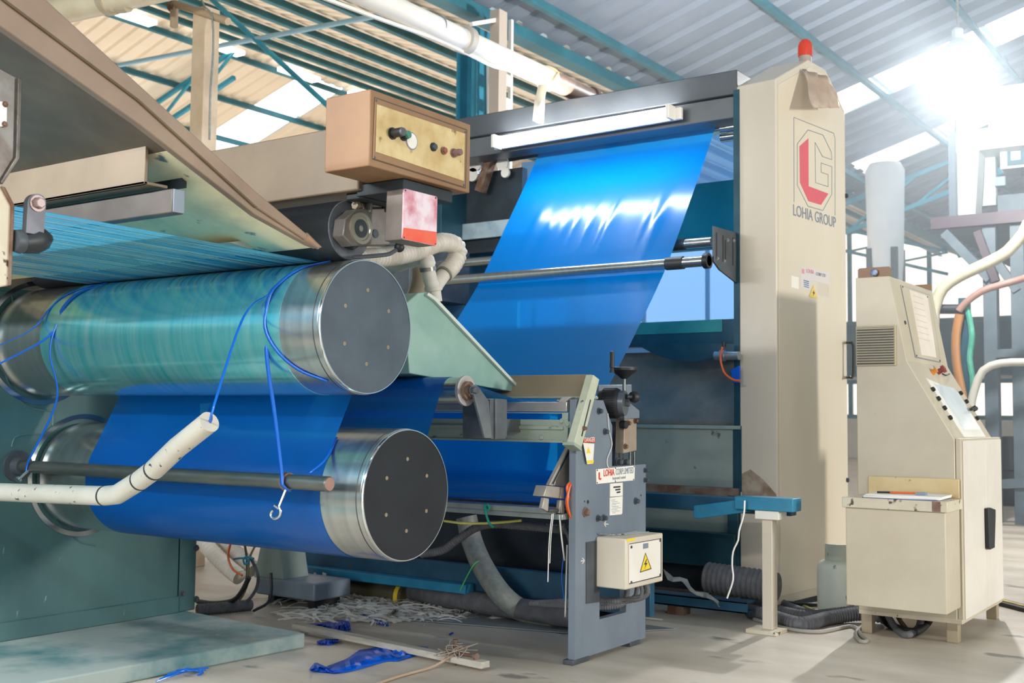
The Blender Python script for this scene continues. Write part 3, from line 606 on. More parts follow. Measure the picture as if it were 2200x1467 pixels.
MB().prism([V((-4.6, YT, tp[0].z)), V((tp[1].x, YT, tp[1].z)), V((tp[2].x, YT-.05, tp[2].z)), V((-4.6, YT-.05, tp[2].z))], (0, .012, 0)).build('channel_web', BEIGE, tc_, bevel=.002)
MB().box((-4.6, YT-.05, tp[2].z-.012), (tp[2].x, YT+.1, tp[2].z)).build('lower_lip', GREENC, tc_, bevel=.002)
# suction hood
XS = -3.16
sh_ = thing('suction_hood', 'pale green wedge-shaped sheet steel suction hood behind the upper drum', 'hood', (-3.7, 4.2, 1.3))
prof = [(868, 655), (899, 629), (921, 628), (938, 640), (1124, 838), (1128, 846), (880, 802)]
b = MB().prism(xp(prof, XS), (-1.25, 0, 0)); b.build('hood_body', CHUTE, sh_, bevel=.004)
MB().prism(xp([(921, 628), (938, 640), (1124, 838), (1128, 843), (1117, 838), (934, 645), (918, 634)], XS+.018), (-.018, 0, 0)).build('edge_flange', mat('pale_edge', '#c9d0c4', None, rough=.4), sh_, bevel=.001)
yf = thing('hose_y_fitting', 'cream plastic Y-shaped hose fitting on top of the green suction hood', 'fitting', X(930, 640, -3.3))
XY = -3.33
def xx(a, c): return X(a, c, XY)
MB().lathe([(0, .036), (.05, .034), (.052, .042), (.07, .042)], xx(934, 648), xx(930, 610)-xx(934, 648), 24).build('stem', HOSEC, yf)
MB().tube(spline([xx(931, 622), xx(924, 600), xx(918, 575)], .01), .034, 20).build('branch', HOSEC, yf)
MB().tube(spline([xx(931, 622), xx(944, 602), xx(958, 584)], .01), .034, 20).build('branch', HOSEC, yf)
MB().lathe([(0, .041), (.018, .041)], xx(953, 590), xx(958, 584)-xx(953, 590), 24).build('hose_clamp', mat('clamp_band', '#8f8a80', None, rough=.35, metal=.6), yf)
MB().lathe([(0, .04), (.018, .04)], xx(919, 582), xx(918, 575)-xx(919, 582), 24).build('hose_clamp', mat('clamp_band', '#8f8a80', None, rough=.35, metal=.6), yf)
tag(hose([xx(955, 588), xx(975, 566), xx(984, 540), xx(972, 524), xx(940, 522), xx(890, 540), xx(830, 552), xx(770, 556), xx(700, 556)], .042, .022, .1, 18).build('flexible_hose', HOSEC, angle=70), 'cream corrugated hose looping from the Y fitting back over the upper drum', 'hose')
tag(hose([X(919, 578, XY), X(917, 562, XY), X(905, 552, XY-.1), X(880, 560, XY-.3), X(840, 572, XY-.6)], .036, .022, .1, 18).build('flexible_hose', HOSEC, angle=70), 'second short cream corrugated hose bending left from the Y fitting', 'hose')
ew = thing('elbow_duct', 'beige curved duct elbow half hidden behind the upper drum rim', 'duct', X(885, 640, -3.7))
MB().tube(spline([X(905, 560, -3.75), X(905, 600, -3.75), X(893, 640, -3.75), X(872, 665, -3.75)], .02), .05, 18).build('elbow', BEIGE, ew)
# ---- rails and slide below
YL = 4.36
lz0, lz1 = Y(1190, 1116, YL).z, Y(1190, 1092, YL).z
lr = thing('lower_rail', 'pale double-stepped steel rail under the blue web left of the grey post', 'rail', (-3.7, YL, lz0))
MB().box((-4.7, YL, lz0), (-2.76, YL+.06, (lz0+lz1)/2)).build('rail_bar', mat('pale_rail', '#a3aaa6', '#8d9693', 8, .35, .5, .04), lr, bevel=.003)
MB().box((-4.7, YL-.015, (lz0+lz1)/2), (-2.80, YL+.08, lz1)).build('rail_cap', mat('pale_rail', '#a3aaa6', '#8d9693', 8, .35, .5, .04), lr, bevel=.003)
# blue wound film on the lower roller behind the channel
YW = 4.66
rw = thing('film_roll', 'roll of blue film turning low down behind the lower rail', 'film roll', (-3.6, YW+.1, .68))
MB().lathe([(0, .11), (1.52, .11)], (-4.5, YW+.115, .78), UX, 56).build('wound_film', BLUEF, rw)
MB().lathe([(-.2, .04), (1.74, .04)], (-4.5, YW+.115, .78), UX, 24).build('core', STEEL, rw)
MB().grid([[V((x_, YW+.004+.005*math.sin(x_*9), z_)) for x_ in [-4.5+1.52*i/30 for i in range(31)]] for z_ in (.78, .95, 1.12)]).build('film_sheet', BLUEF, rw)
xb = -2.79
sdr = thing('slide_carriage', 'grey slotted slide bars and clamp carriage left of the grey post', 'carriage', X(1190, 1090, xb))
mgs = mat('slide_grey', '#a39c92', '#b5aea4', 6, .4, .3, .03)
MB().prism(xp([(1217, 970), (1236, 966), (1237, 1010), (1212, 1046), (1190, 1043)], xb-.02), (-.02, 0, 0)).build('slide_plate', mgs, sdr, bevel=.002)
MB().prism(xp([(1226, 953), (1234, 957), (1188, 1044), (1180, 1042)], xb), (-.02, 0, 0)).build('slotted_bar', mgs, sdr, bevel=.002)
MB().prism(xp([(1225, 962), (1228, 964), (1189, 1040), (1186, 1039)], xb+.001), (-.003, 0, 0)).build('slot', DARK, sdr)
MB().prism(xp([(1175, 1043), (1213, 1047), (1212, 1072), (1168, 1066)], xb+.01), (-.06, 0, 0)).build('clamp_head', mgs, sdr, bevel=.003)
MB().prism(xp([(1170, 1069), (1180, 1071), (1178, 1099), (1165, 1092)], xb+.01), (-.02, 0, 0)).build('clamp_foot', mgs, sdr, bevel=.003)
MB().prism(xp([(1204, 1074), (1214, 1075), (1213, 1104), (1201, 1102)], xb+.01), (-.02, 0, 0)).build('clamp_foot', mgs, sdr, bevel=.003)
MB().cyl(X(1176, 1096, xb), X(1236, 1098, xb), .009, n=14).build('cross_pin', ROD, sdr)
# ---- post plate
a0 = X(1236, 1424, XP); yL = X(1236, 1200, XP).y; yR = X(1387, 1200, XP).y; zt = X(1240, 858, XP).z
ych, zch0 = X(1296, 860, XP).y, X(1313, 914, XP).z; yst = X(1315, 960, XP).y; zsh = X(1360, 999, XP).z
pw = thing('slitter_post', 'tall blue-grey steel post plate standing on the concrete floor', 'post', (XP, (yL+yR)/2, 0))
hy0, hy1, hz0, hz1 = X(1288, 1300, XP).y, X(1345, 1300, XP).y, X(1290, 1330, XP).z, X(1288, 1262, XP).z
T_ = (-.035, 0, 0)
def yz(pts): return [V((XP, y, z)) for y, z in pts]
b = MB().prism(yz([(yL, .02), (yR, .02), (yR, hz0), (yL, hz0)]), T_).prism(yz([(yL, hz0), (hy0, hz0), (hy0, hz1), (yL, hz1)]), T_)
b.prism(yz([(hy1, hz0), (yR, hz0), (yR, hz1), (hy1, hz1)]), T_)
b.prism(yz([(yL, hz1), (yR, hz1), (yR, zsh), (yst, zsh), (yst, zch0), (ych, zt), (yL, zt)]), T_)
b.build('post_plate', GREYP, pw, angle=20)
MB().box((XP-.05, yL-.02, 0), (XP+.004, yL+.12, .022)).build('foot_block', GREYD, pw, bevel=.003)
MB().box((XP-.05, yR-.16, 0), (XP+.004, yR-.06, .022)).build('foot_block', GREYD, pw, bevel=.003)
for a, c, r in ((1257, 1100, .016), (1284, 1113, .011), (1296, 1112, .011), (1365, 1076, .012), (1286, 883, .011), (1299, 927, .011), (1385, 1010, .009), (1385, 1031, .009)):
    MB().bolt(X(a, c, XP), UX, r, .016).build('bolt', RUST if r > .015 else GREYD, pw, angle=20)
for a, c, r in ((1263, 1078, .009), (1256, 1077, .004), (1377, 1064, .005)): MB().lathe([(-.002, r), (.0008, r)], X(a, c, XP), UX, 14).build('hole', BLACK, pw)
def arrow(c, s_):
    a = X(c[0]-s_*4, c[1], XP+.001); b_ = X(c[0]+s_*4, c[1]-1, XP+.001)
    return MB().bar(a, b_, .002, .004).bar(b_, b_+(a-b_).normalized()*.02+V((0, 0, .012)), .002, .004).bar(b_, b_+(a-b_).normalized()*.02-V((0, 0, .012)), .002, .004)
arrow((1252, 1205), 1.0).build('chalk_arrow', WHITEP, pw); arrow((1302, 1126), -1.2).build('chalk_arrow', WHITEP, pw)
# slotted arm across the post
ar = thing('slotted_brace', 'chipped pale green slotted brace leaning across the top of the grey post', 'brace', X(1245, 955, XP+.05))
MB().prism(xp([(1275, 805), (1288, 815), (1250, 961), (1234, 950)], XP+.045), (-.04, 0, 0)).build('arm_bar', mat('chipped_pale_green', '#b3b79f', '#c6c8b3', 7, .5, 0, .03, (1, 1, 1), .35, .7, 6, .1, '#4d4a40', 26, .68), ar, bevel=.002)
MB().prism(xp([(1268, 858), (1270, 859), (1251, 938), (1249, 936)], XP+.046), (-.004, 0, 0)).build('slot', DARK, ar)
MB().bolt(X(1254, 920, XP+.046), UX, .008, .012).build('bolt', RUST, ar, angle=20)
MB().prism(xp([(1234, 950), (1250, 961), (1250, 969), (1233, 956)], XP+.05), (-.06, 0, 0)).build('end_tab', GREENC, ar)
# danger tag
dg = thing('danger_tag', 'hanging warning tag with a red DANGER header on the grey post', 'tag', X(1265, 996, XP))
xt = XP+.012
MB().prism(xp([(1253, 951), (1277, 953), (1274, 996), (1262, 997)], xt), (-.002, 0, 0)).build('tag_card', LABELW, dg)
MB().prism(xp([(1254.5, 942), (1280, 941), (1279, 950), (1254, 951)], xt+.001), (-.002, 0, 0)).build('red_header', REDM, dg)
MB().prism(xp([(1261, 989), (1276, 988.5), (1275, 995), (1262, 996)], xt+.0005), (-.002, 0, 0)).build('yellow_strip', YELLOW, dg)
MB().prism(xp([(1264, 959), (1269, 973), (1260, 974)], xt+.0005), (-.002, 0, 0)).build('yellow_triangle', YELLOW, dg)
fit_text('DANGER', X(1256, 949, xt+.001), X(1278, 948.5, xt+.001), .03, LABELW, dg)
# signs
sg = thing('maker_sign', 'cream maker sign with red and grey lettering riveted on the grey post', 'sign', X(1322, 1036, XP))
xs_ = XP+.002
MB().prism(xp([(1281, 1008), (1364, 1000), (1363, 1031.5), (1282, 1039.5)], xs_), (-.002, 0, 0)).build('sign_plate', LABELW, sg)
tdir = (X(1360, 1014, xs_)-X(1285, 1020.5, xs_)).normalized()
tz = UZ
fit_text('LOHIA', X(1297, 1023, xs_+.0005), X(1320, 1020.5, xs_+.0005), .044, INKR, sg, .0008)
fit_text('CORP.LIMITED', X(1323, 1020, xs_+.0005), X(1361, 1016, xs_+.0005), .042, INKG, sg)
fit_text('beyond mind', X(1316, 1030.5, xs_+.0005), X(1344, 1027.5, xs_+.0005), .02, INKG, sg)
def logo_L(pts, m_, nm='logo'): return MB().prism(xp(pts, xs_+.0008), (-.0008, 0, 0)).build(nm, m_, sg)
logo_L([(1286, 1015), (1289, 1014), (1289, 1027), (1293, 1027), (1291, 1031), (1288, 1031), (1286, 1028)], INKR)
for a, c in ((1283, 1010), (1322, 1005.5), (1362, 1002), (1283, 1037), (1322, 1034), (1361, 1030)): MB().lathe([(0, .004), (.002, .003)], X(a, c, xs_), UX, 10).build('rivet', GREYD, sg)
sp2 = thing('specification_plate', 'narrow cream specification plate below the maker sign on the grey post', 'plate', X(1324, 1106, XP))
MB().prism(xp([(1311, 1039), (1338, 1036.5), (1338, 1065), (1311, 1067)], xs_), (-.002, 0, 0)).build('upper_plate', LABELW, sp2)
MB().prism(xp([(1310.5, 1069), (1338, 1066), (1337, 1103), (1334, 1105), (1310.5, 1107)], xs_), (-.002, 0, 0)).build('lower_plate', LABELW, sp2)
for i, (a, c) in enumerate(((1318, 1335), (1322, 1335), (1325, 1335))): MB().prism(xp([(a, 1045+i*5.6), (1333, 1043.6+i*5.6), (1333, 1047+i*5.6), (a, 1048.4+i*5.6)], xs_+.0006), (-.0006, 0, 0)).build('data_field', INK, sp2)
for i in range(9):
    a = 1313+(i % 3); MB().prism(xp([(a, 1074+i*3.4), (1322+(i*5) % 13, 1073.2+i*3.4), (1322+(i*5) % 13, 1074+i*3.4), (a, 1074.9+i*3.4)], xs_+.0006), (-.0006, 0, 0)).build('print_line', INKG, sp2)
# ---- worm gear group on top of the post
gx = XP-.02
wg = thing('worm_gear', 'dark ribbed worm gear unit with a chrome shaft on top of the grey post', 'gearbox', X(1335, 900, gx))
MB().prism(xp([(1287, 827), (1357, 826), (1358, 862), (1287, 862)], gx-.25), (-.015, 0, 0)).build('back_plate', GREYP, wg, bevel=.002)
gp = X(1320, 866, gx); gd = (V((1.0, .25, 0))).normalized()
MB().lathe([(-.28, .034), (-.02, .034)], gp, gd, 30).build('chrome_shaft', CHROME, wg)
MB().lathe([(-.07, .064), (-.055, .07), (.02, .07), (.03, .064)], gp, gd, 44).build('gear_housing', BLACK, wg)
b = MB()
for k in range(36):
    an = 2*math.pi*k/36; u = gd.cross(UZ).normalized(); r_ = u*math.cos(an)+UZ*math.sin(an)
    b.bar(gp+r_*.071-gd*.05, gp+r_*.071+gd*.015, .004, .005, up=r_)
b.build('ribs', BLACK, wg)
MB().lathe([(.03, .060), (.055, .060), (.056, .05)], gp, gd, 40).build('face_disc', mat('gear_face', '#747a82', None, rough=.35, metal=.7), wg)
MB().lathe([(.056, .016), (.075, .016)], gp, gd, 6).build('hub_nut', GREYD, wg, angle=20)
kb = X(1345, 852, gx+.06); MB().lathe([(0, .012), (.035, .012), (.036, .024), (.05, .03), (.065, .026), (.07, .012)], kb, V((.35, 1, 0)), 24).build('lock_knob', BLACK, wg)
MB().prism(xp([(1338, 872), (1352, 864), (1374, 882), (1374, 898), (1342, 900)], gx+.03), (-.03, 0, 0)).build('side_plate', GREYP, wg, bevel=.002)
hw = thing('handwheel', 'black dished handwheel with an upright crank handle above the grey post', 'handwheel', X(1341, 845, gx+.01))
hc = X(1341, 797, gx+.01); zb_ = X(1341, 848, gx+.01).z
MB().cyl(V((hc.x, hc.y, zb_)), hc, .0085, n=16).build('spindle', ROD, hw)
MB().lathe([(-.038, .014), (-.034, .018), (-.012, .045), (-.004, .058), (.004, .066), (.016, .066), (.018, .060), (.008, .05), (.002, .015)], hc, UZ, 44).build('wheel', BLACK, hw)
hp0 = hc+V((-.045, -.045, 0)); hp0 = X(1315, 795, gx+.01+.01)
MB().lathe([(-.012, .012), (0, .010), (.01, .008), (.012, .0115), (.088, .010), (.09, .006)], hp0, UZ, 18).build('crank_handle', BLACK, hw)
ck = thing('rusty_block', 'tan rusty gear block bolted below the worm gear beside the post', 'block', X(1355, 970, gx+.02))
MB().prism(xp([(1342, 898), (1368, 898), (1368, 968), (1340, 974)], gx+.02), (-.05, 0, 0)).build('block', mat('tan_block', '#9a8877', '#ab9a88', 8, .5, .2, .03), ck, bevel=.004)
MB().prism(xp([(1322, 905), (1340, 905), (1340, 1002), (1322, 1003)], gx-.06), (-.05, 0, 0)).build('slide_body', GREYD, ck, bevel=.003)
for a, c in ((1349, 909), (1364, 904), (1343, 959)): MB().bolt(X(a, c, gx+.02), UX, .010, .012).build('bolt', RUST, ck, angle=20)
for a in (1326, 1340): MB().bolt(X(a, 992, gx+.0), UX, .014, .02).build('bolt', GREYD, ck, angle=20)
for a in (1353, 1362): MB().cyl(X(a, 970, gx-.005), X(a, 998, gx-.005), .006, n=10).build('stud', ROD, ck)
MB().lathe([(0, .02), (.03, .02)], X(1334, 912, gx+.01), UX, 16).build('collar', BLACK, ck)
# ---- electric box
yb0 = X(1280, 1258, XP).y; xf = Y(1346, 1269, yb0).x
eb = thing('junction_box', 'cream electrical junction box with a yellow voltage triangle on the grey post', 'junction box', (XP+.15, yb0+.15, X(1280, 1258, XP).z))
d0, d1, d2, d3 = X(1346, 1160, xf), X(1426, 1143, xf), X(1426, 1247, xf), X(1346, 1269, xf)
zb0, zb1 = (d2.z+d3.z)/2, (d0.z+d1.z)/2; yb1 = (d1.y+d2.y)/2
print('box', yb0, yb1, zb0, zb1, XP, xf, [d.z for d in (d0, d1, d2, d3)])
MB().box((XP, yb0, zb0), (xf-.004, yb1, zb1)).build('enclosure', CREAM, eb, bevel=.006)
MB().prism(xp([(1352, 1168), (1421, 1156), (1421, 1238), (1352, 1255)], xf-.003), (-.003, 0, 0)).build('door_gap', INK, eb)
MB().prism(xp([(1353.5, 1169.5), (1419.5, 1158), (1419.5, 1236.5), (1353.5, 1253)], xf+.003), (-.006, 0, 0)).build('door', WHITEP, eb, bevel=.001)
for a, c in ((1356, 1175), (1418, 1161), (1418, 1235), (1356, 1251)): MB().lathe([(0, .007), (.004, .006)], X(a, c, xf+.003), UX, 12).build('screw', GREYD, eb)
MB().prism(xp([(1387, 1187), (1400, 1222), (1375, 1230)], xf+.0045), (-.001, 0, 0)).build('triangle_border', INK, eb)
MB().prism(xp([(1387, 1190.5), (1397.8, 1220.6), (1377, 1227.5)], xf+.0052), (-.001, 0, 0)).build('voltage_triangle', YELLOW, eb)
MB().prism(xp([(1389, 1201), (1384, 1213), (1387.5, 1212), (1385, 1222), (1391, 1208.5), (1387.2, 1209.5), (1390.5, 1201)], xf+.006), (-.001, 0, 0)).build('lightning_bolt', INK, eb)
MB().prism(xp([(1382, 1168), (1393, 1166), (1393, 1177), (1382, 1179)], xf+.0045), (-.001, 0, 0)).build('grey_label', INKG, eb)
MB().prism(xp([(1347, 1158), (1365, 1155), (1365, 1160), (1347, 1164)], xf-.0025), (-.001, 0, 0)).build('yellow_label', YELLOW, eb)
MB().prism(xp([(1260, 1165), (1290, 1160), (1288, 1293), (1260, 1297)], XP+.004), (-.004, 0, 0)).build('dark_overlay_plate', GREYD, pw)  # thin dark grey plate on the post behind the box
kl = thing('keys', 'small bunch of steel keys and wire lying on the cream junction box', 'keys', (xf-.1, yb0+.12, zb1))
zz = zb1+.004
MB().tube(spline([V((XP+.01, yb0+.01, zz+.012)), V((XP+.05, yb0+.03, zz+.008)), V((xf-.12, yb0+.12, zz)), V((xf-.06, yb1-.04, zz))], .02), .003, 6).build('wire', CHROME, kl)
for i in range(3):
    q = V((xf-.12+i*.015, yb0+.08+i*.035, zz)); MB().lathe([(0, .012), (.003, .012)], q, UZ, 14).bar(q+V((0, .01, .0015)), q+V((.03*(i-1), .045, .0015)), .007, .003).build('key', CHROME, kl)
# conduits from the box through the cut-out
for i, (r, px0) in enumerate(((.013, 1346), (.011, 1354), (.015, 1362), (.009, 1340))):
    q0 = V((XP+.05+.03*i, X(px0, 1268, XP+.05).y, zb0+.01))
    q3 = V((XP-.12, hy0+.06+.02*i, hz0+.035+.012*i)); pts_ = [q0, q0-UZ*.07, V((XP+.03, hy0+.12, hz0+.05+.01*i)), q3, V((XP-.4, hy0+.02, hz0+.03))]
    tag((hose(pts_, r, .011, .1, 10) if i in (0, 2) else cable(pts_, r, 10)).build('conduit', HOSEB, angle=70), ('thick ribbed', 'smooth black', 'widest ribbed', 'thinnest smooth')[i]+' conduit drooping out of the junction box into the post cut-out', 'conduit')
# orange cable coil and strips to the left of the post
oc = thing('orange_cable_coil', 'coil of orange cable hanging on the left edge of the grey post', 'cable coil', X(1226, 1120, XP))
for i, (dx, wd) in enumerate(((0, 0), (4, 2), (8, -1), (2, 3))):
    cpts = [(1236, 1026), (1226-dx, 1046), (1217+dx, 1075+i), (1222+dx, 1105), (1232, 1127-i*2), (1237, 1130)]
    MB().tube(spline([X(a, c, XP-.05+.008*i) for a, c in cpts], .01), .0055, 8).build('cable_loop', ORANGE, oc)
tag(cable([X(1240, 1166, XP-.025), X(1230, 1180, XP-.04), X(1228, 1195, XP-.05), X(1231, 1210, XP-.04), X(1240, 1224, XP-.025)], .006).build('orange_cable', ORANGE), 'short orange cable loop at post edge beside the ribbed conduit', 'cable')
tag(hose([X(1208, 1128, XP-.1), X(1222, 1150, XP-.1), X(1229, 1190, XP-.1), X(1230, 1250, XP-.1), X(1232, 1320, XP-.1)], .011, .012, .14, 10).build('conduit', HOSEB, angle=70), 'black ribbed conduit hanging down along the left edge of the grey post', 'conduit')
def strip(pts, x_, wd, name, label, m_=WHITET, cat='strip', group=None): return ribbon([X(a, c, x_) for a, c in pts], wd, name, label, side=UY, material=m_, cat=cat, group=group)
strip([(1202, 1106), (1206, 1150), (1213, 1204)], XP-.06, .012, 'plastic_strip', 'white plastic strip hanging from the clamp carriage beside the post')
strip([(1219, 1170), (1217, 1250), (1215, 1325)], XP-.06, .016, 'plastic_strip', 'long white plastic strip hanging low beside the left edge of the post')
strip([(1211, 1190), (1207, 1240), (1212, 1285), (1214, 1292)], XP-.07, .006, 'plastic_strip', 'thin blue plastic strip dangling beside the white strips', CORD)
for i, pts_ in enumerate((((1186, 1104), (1180, 1160), (1177, 1250)), ((1189, 1104), (1184, 1150), (1181, 1210)))):
    tag(MB().tube(spline([X(a, c, XP-.05) for a, c in pts_], .03), .002, 5).build('thread', PAPER), ('longer', 'shorter')[i]+' white thread hanging under the clamp carriage', 'thread')
tag(MB().tube(spline([X(a, c, XP+.006) for a, c in ((1306, 888), (1309, 925), (1315, 955), (1305, 985), (1306, 1002), (1313, 1008))], .01), .0018, 6).build('thread', PAPER), 'white thread trailing down the face of the grey post to the maker sign', 'thread')
# teal twine knotted round the lower rail
tw = thing('twine_knot', 'teal twine knotted round the pale lower rail', 'twine', Y(1048, 1120, 4.3))
MB().tube(spline([Y(a, c, 4.33) for a, c in ((1040, 1086), (1048, 1084), (1052, 1092), (1045, 1096), (1041, 1088), (1046, 1110), (1052, 1125), (1060, 1132))], .008), .006, 7).build('twine', CYANT, tw)
# ================================================================== WINDER behind the post
YB = 6.37
def yp(pts, y): return [Y(a, c, y) for a, c in pts]
wf = thing('film_winder', 'grey steel film winder with a wide top beam reaching the cream pillar', 'machine frame', (-3.9, 6.4, 0))
zb1_, zb0_ = Y(1450, 173, YB).z, Y(1450, 220, YB).z
MB().box((-5.3, YB, 3.072), (-2.80, YB+.22, 3.222)).build('top_beam', mat('winder_grey', '#505357', '#5d6063', 2, .4, .3), wf, bevel=.006)
MB().box((-5.3, YB+.03, 2.935), (-2.80, YB+.2, 3.070)).build('second_beam', mat('winder_grey', '#64676a', '#707274', 2, .4, .3), wf, bevel=.006)
MB().box((-5.32, YB+.05, .25), (-5.12, 7.4, 3.0)).build('far_side_plate', DKTEAL, wf, bevel=.004)
MB().box((-5.3, YB+.35, 2.3), (-4.62, YB+.42, 2.9)).build('rear_cover', DARK, wf, bevel=.004)
sp_ = MB().box((-5.12, YB+.30, 2.40), (-4.4, YB+.34, 2.52)); sp_.build('pale_cross_strip', mat('pale_strip', '#b9c4c6', '#8fa2a8', 6, .35, .3), wf, bevel=.003)
# rear cross members seen to the right of the web
MB().box((-5.1, 7.25, Y(1520, 497, 7.25).z-.12), (-2.80, 7.33, Y(1520, 392, 7.25).z)).build('rear_panel', mat('rear_green_panel', '#1f6f70', '#2a7d7c', 2, .4), wf, bevel=.003)
zA, zB = Y(1500, 741, 6.6).z, Y(1500, 688, 6.6).z
MB().box((-5.1, 6.6, zA), (-2.80, 6.75, zB)).build('cross_beam', DKTEAL, wf, bevel=.005)
MB().box((-5.1, 6.592, (zA+zB)/2), (-3.0, 6.6, zB)).build('teal_strip', mat('teal_strip', '#2b7d7d', '#37908c', 4, .4), wf)
# curved stained back sheet, tray
zt0, zt1 = Y(1480, 913, YB).z, Y(1480, 752, YB+.2).z
b = MB().grid([[V((-5.1+2.32*k/20, YB+.12+.22*math.sin(u*1.5), zt0+(zt1-zt0)*u)) for k in range(21)] for u in [i/12 for i in range(13)]])
b.build('curved_sheet', CURVED, wf, solid=.006)
MB().prism(yp([(1350, 738), (1375, 744), (1400, 758), (1425, 768), (1455, 775), (1490, 777), (1525, 772), (1545, 760), (1590, 752), (1590, 738)], YB+.10), (0, .01, 0)).build('bowed_shade_plate', DKTEAL, wf)  # dark plate painting the shading above the curved sheet
zr = Y(1480, 1044, YB).z
MB().box((-5.1, YB, zr), (-2.83, YB+.02, zt0-.02)).build('tray_front', TRAY, wf, bevel=.003)
MB().box((-5.1, YB-.02, zt0-.022), (-2.78, YB+.14, zt0)).build('tray_lip', mat('tray_lip', '#7f9a93', '#a1a99d', 8, .4, .2, .03), wf, bevel=.003)
MB().box((-2.83, YB-.005, zr-.02), (-2.775, YB+.04, zt0)).build('end_upright', DKTEAL, wf, bevel=.002)
MB().box((-5.1, YB-.02, zr-.045), (-2.79, YB+.03, zr)).build('rusty_bottom_edge', mat('rusty_edge', '#8b8377', '#7a4f3c', 8, .6, .1, .05), wf, bevel=.002)
MB().box((-5.1, YB+.05, .30), (-2.80, YB+.08, zr-.05)).build('lower_panel', TRAY, wf, bevel=.003)
MB().box((-5.1, YB-.05, .22), (-2.80, YB+.02, .42)).build('lower_beam', DKTEAL, wf, bevel=.004)
MB().box((-2.86, YB-.02, .2), (-2.79, YB+.05, zr-.04)).build('dark_post', DKTEAL, wf, bevel=.003)
MB().box((-5.1, 6.45, .05), (-2.9, 7.2, .22)).build('base_tray', DARK, wf)
rf = MB().grid([[V((-5.05+2.2*k/10, 7.335+.003*u, 1.2+1.9*u)) for k in range(11)] for u in [i/6 for i in range(7)]])
tag(rf.build('rear_film', CLEARB), 'pale translucent blue film at the rear of the winder lit from behind', 'plastic film')
MB().bar(Y(1062, 318, 6.62), Y(1032, 412, 6.62), .07, .06, up=UX).build('rusty_arm', RUST, wf)
for a, c, r in ((1022, 350, .07), (1082, 352, .05), (1088, 372, .035), (1018, 376, .05)): MB().lathe([(0, r), (.02, r)], Y(a, c, 6.66), -UY, 18).build('pale_roller_end', LABELW, wf)
# web up to the top roller
path = [(5.0, .78), (5.2, 1.13), (5.37, 1.285), (5.62, 1.54), (5.98, 1.935), (6.15, 2.16), (6.33, 2.42), (6.50, 2.66), (6.66, 2.9), (6.74, 3.02)]
pp = [(p.y, p.z) for p in spline([V((0, y, z)) for y, z in path], .035)]
WX0, WX1 = -4.47, -3.10
rows = []
rw_ = random.Random(5); wr = [(rw_.uniform(.15, .9), rw_.uniform(.012, .03), rw_.uniform(.5, 1)) for _ in range(16)]
for (y, z) in pp:
    row = []
    tau = max(0, 1-abs(z-2.33)/.36)
    for k in range(141):
        u = k/140; d = 0
        for c_, w_, a_ in wr: d += a_*math.exp(-((u-c_-.06*(z-2.3))/w_)**2)
        row.append(V((WX0+(WX1-WX0)*u, y-.004*d*tau*tau, z+.003*d*tau*tau)))
    rows.append(row)
tag(MB().grid(rows).build('film_web', BLUEF, angle=80), 'tall bright blue film web rising to the winder top below the tube lamp', 'plastic film')
q_b = (X(1524, 560, -2.80).y, X(1524, 560, -2.80).z)
tr = thing('top_roller', 'silver top roller end showing beside the cream pillar under the beam', 'roller', (-3.9, 6.8, 2.95))
MB().lathe([(0, .045), (2.2, .045)], (-5.05, 6.80, 3.02), UX, 32).build('roller_tube', STEEL, tr)
MB().lathe([(0, .03), (.24, .03)], Y(1549, 277, 6.6), UX, 24).lathe([(.05, .038), (.12, .038)], Y(1549, 277, 6.6), UX, 24).build('roller_journal', CHROME, tr)
MB().lathe([(0, .03), (.22, .03)], Y(1550, 296, 6.62), UX, 24).build('roller_journal', CHROME, tr)
MB().box((-5.20, q_b[0]-.08, q_b[1]-.10), (-4.97, YB+.2, q_b[1]+.28)).build('far_rod_bracket', GREYD, wf, bevel=.004)
# rods, sleeves
def grod(p0, p1, r, lbl, slx):
    t = thing('guide_rod', lbl, 'rod', (p0+p1)/2)
    MB().cyl(p0, p1, r, n=24).build('shaft', STEEL, t)
    a = p0.lerp(p1, slx[0]); c = p0.lerp(p1, slx[1]); MB().cyl(a, c, r*1.22, n=24).build('rubber_sleeve', RUBBER, t)
    return t
q1 = X(1524, 560, -2.80); yR1 = q1.y
grod(V((-4.98, yR1, q1.z)), q1, .031, 'long polished guide rod running across the front of the tall blue web', (.875, .925))
q2 = Y(1530, 519, 6.235)
grod(V((-4.98, q2.y, q2.z)), V((q2.x, q2.y, q2.z)), .030, 'second guide rod behind the tall blue web with a dark sleeve at its edge', (.855, .915))
bk = thing('slotted_bracket', 'dark grey slotted bracket plate bolted to the left edge of the cream pillar', 'bracket', X(1560, 600, -2.85))
xk = -2.812
MB().prism(xp([(1530, 486), (1589, 503), (1589, 616), (1543, 580), (1530, 562)], xk), (.012, 0, 0)).build('bracket_plate', GREYD, bk, bevel=.002)
for a, y0_, y1_ in ((1540, 499, 556), (1554, 505, 562), (1559, 515, 560), (1575, 510, 570)): MB().prism(xp([(a-1.2, y0_), (a+1.2, y0_), (a+1.2, y1_), (a-1.2, y1_)], xk+.0135), (-.002, 0, 0)).build('slot', BLACK, bk)
for a, c in ((1563, 516), (1576, 517), (1541, 555), (1556, 560)): MB().bolt(X(a, c, xk+.012), UX, .007, .006).build('bolt', CHROME, bk, angle=20)
MB().lathe([(-.03, .045), (0, .045)], q1+V((-.0, 0, 0)), UX, 24).build('rod_socket', BLACK, bk)
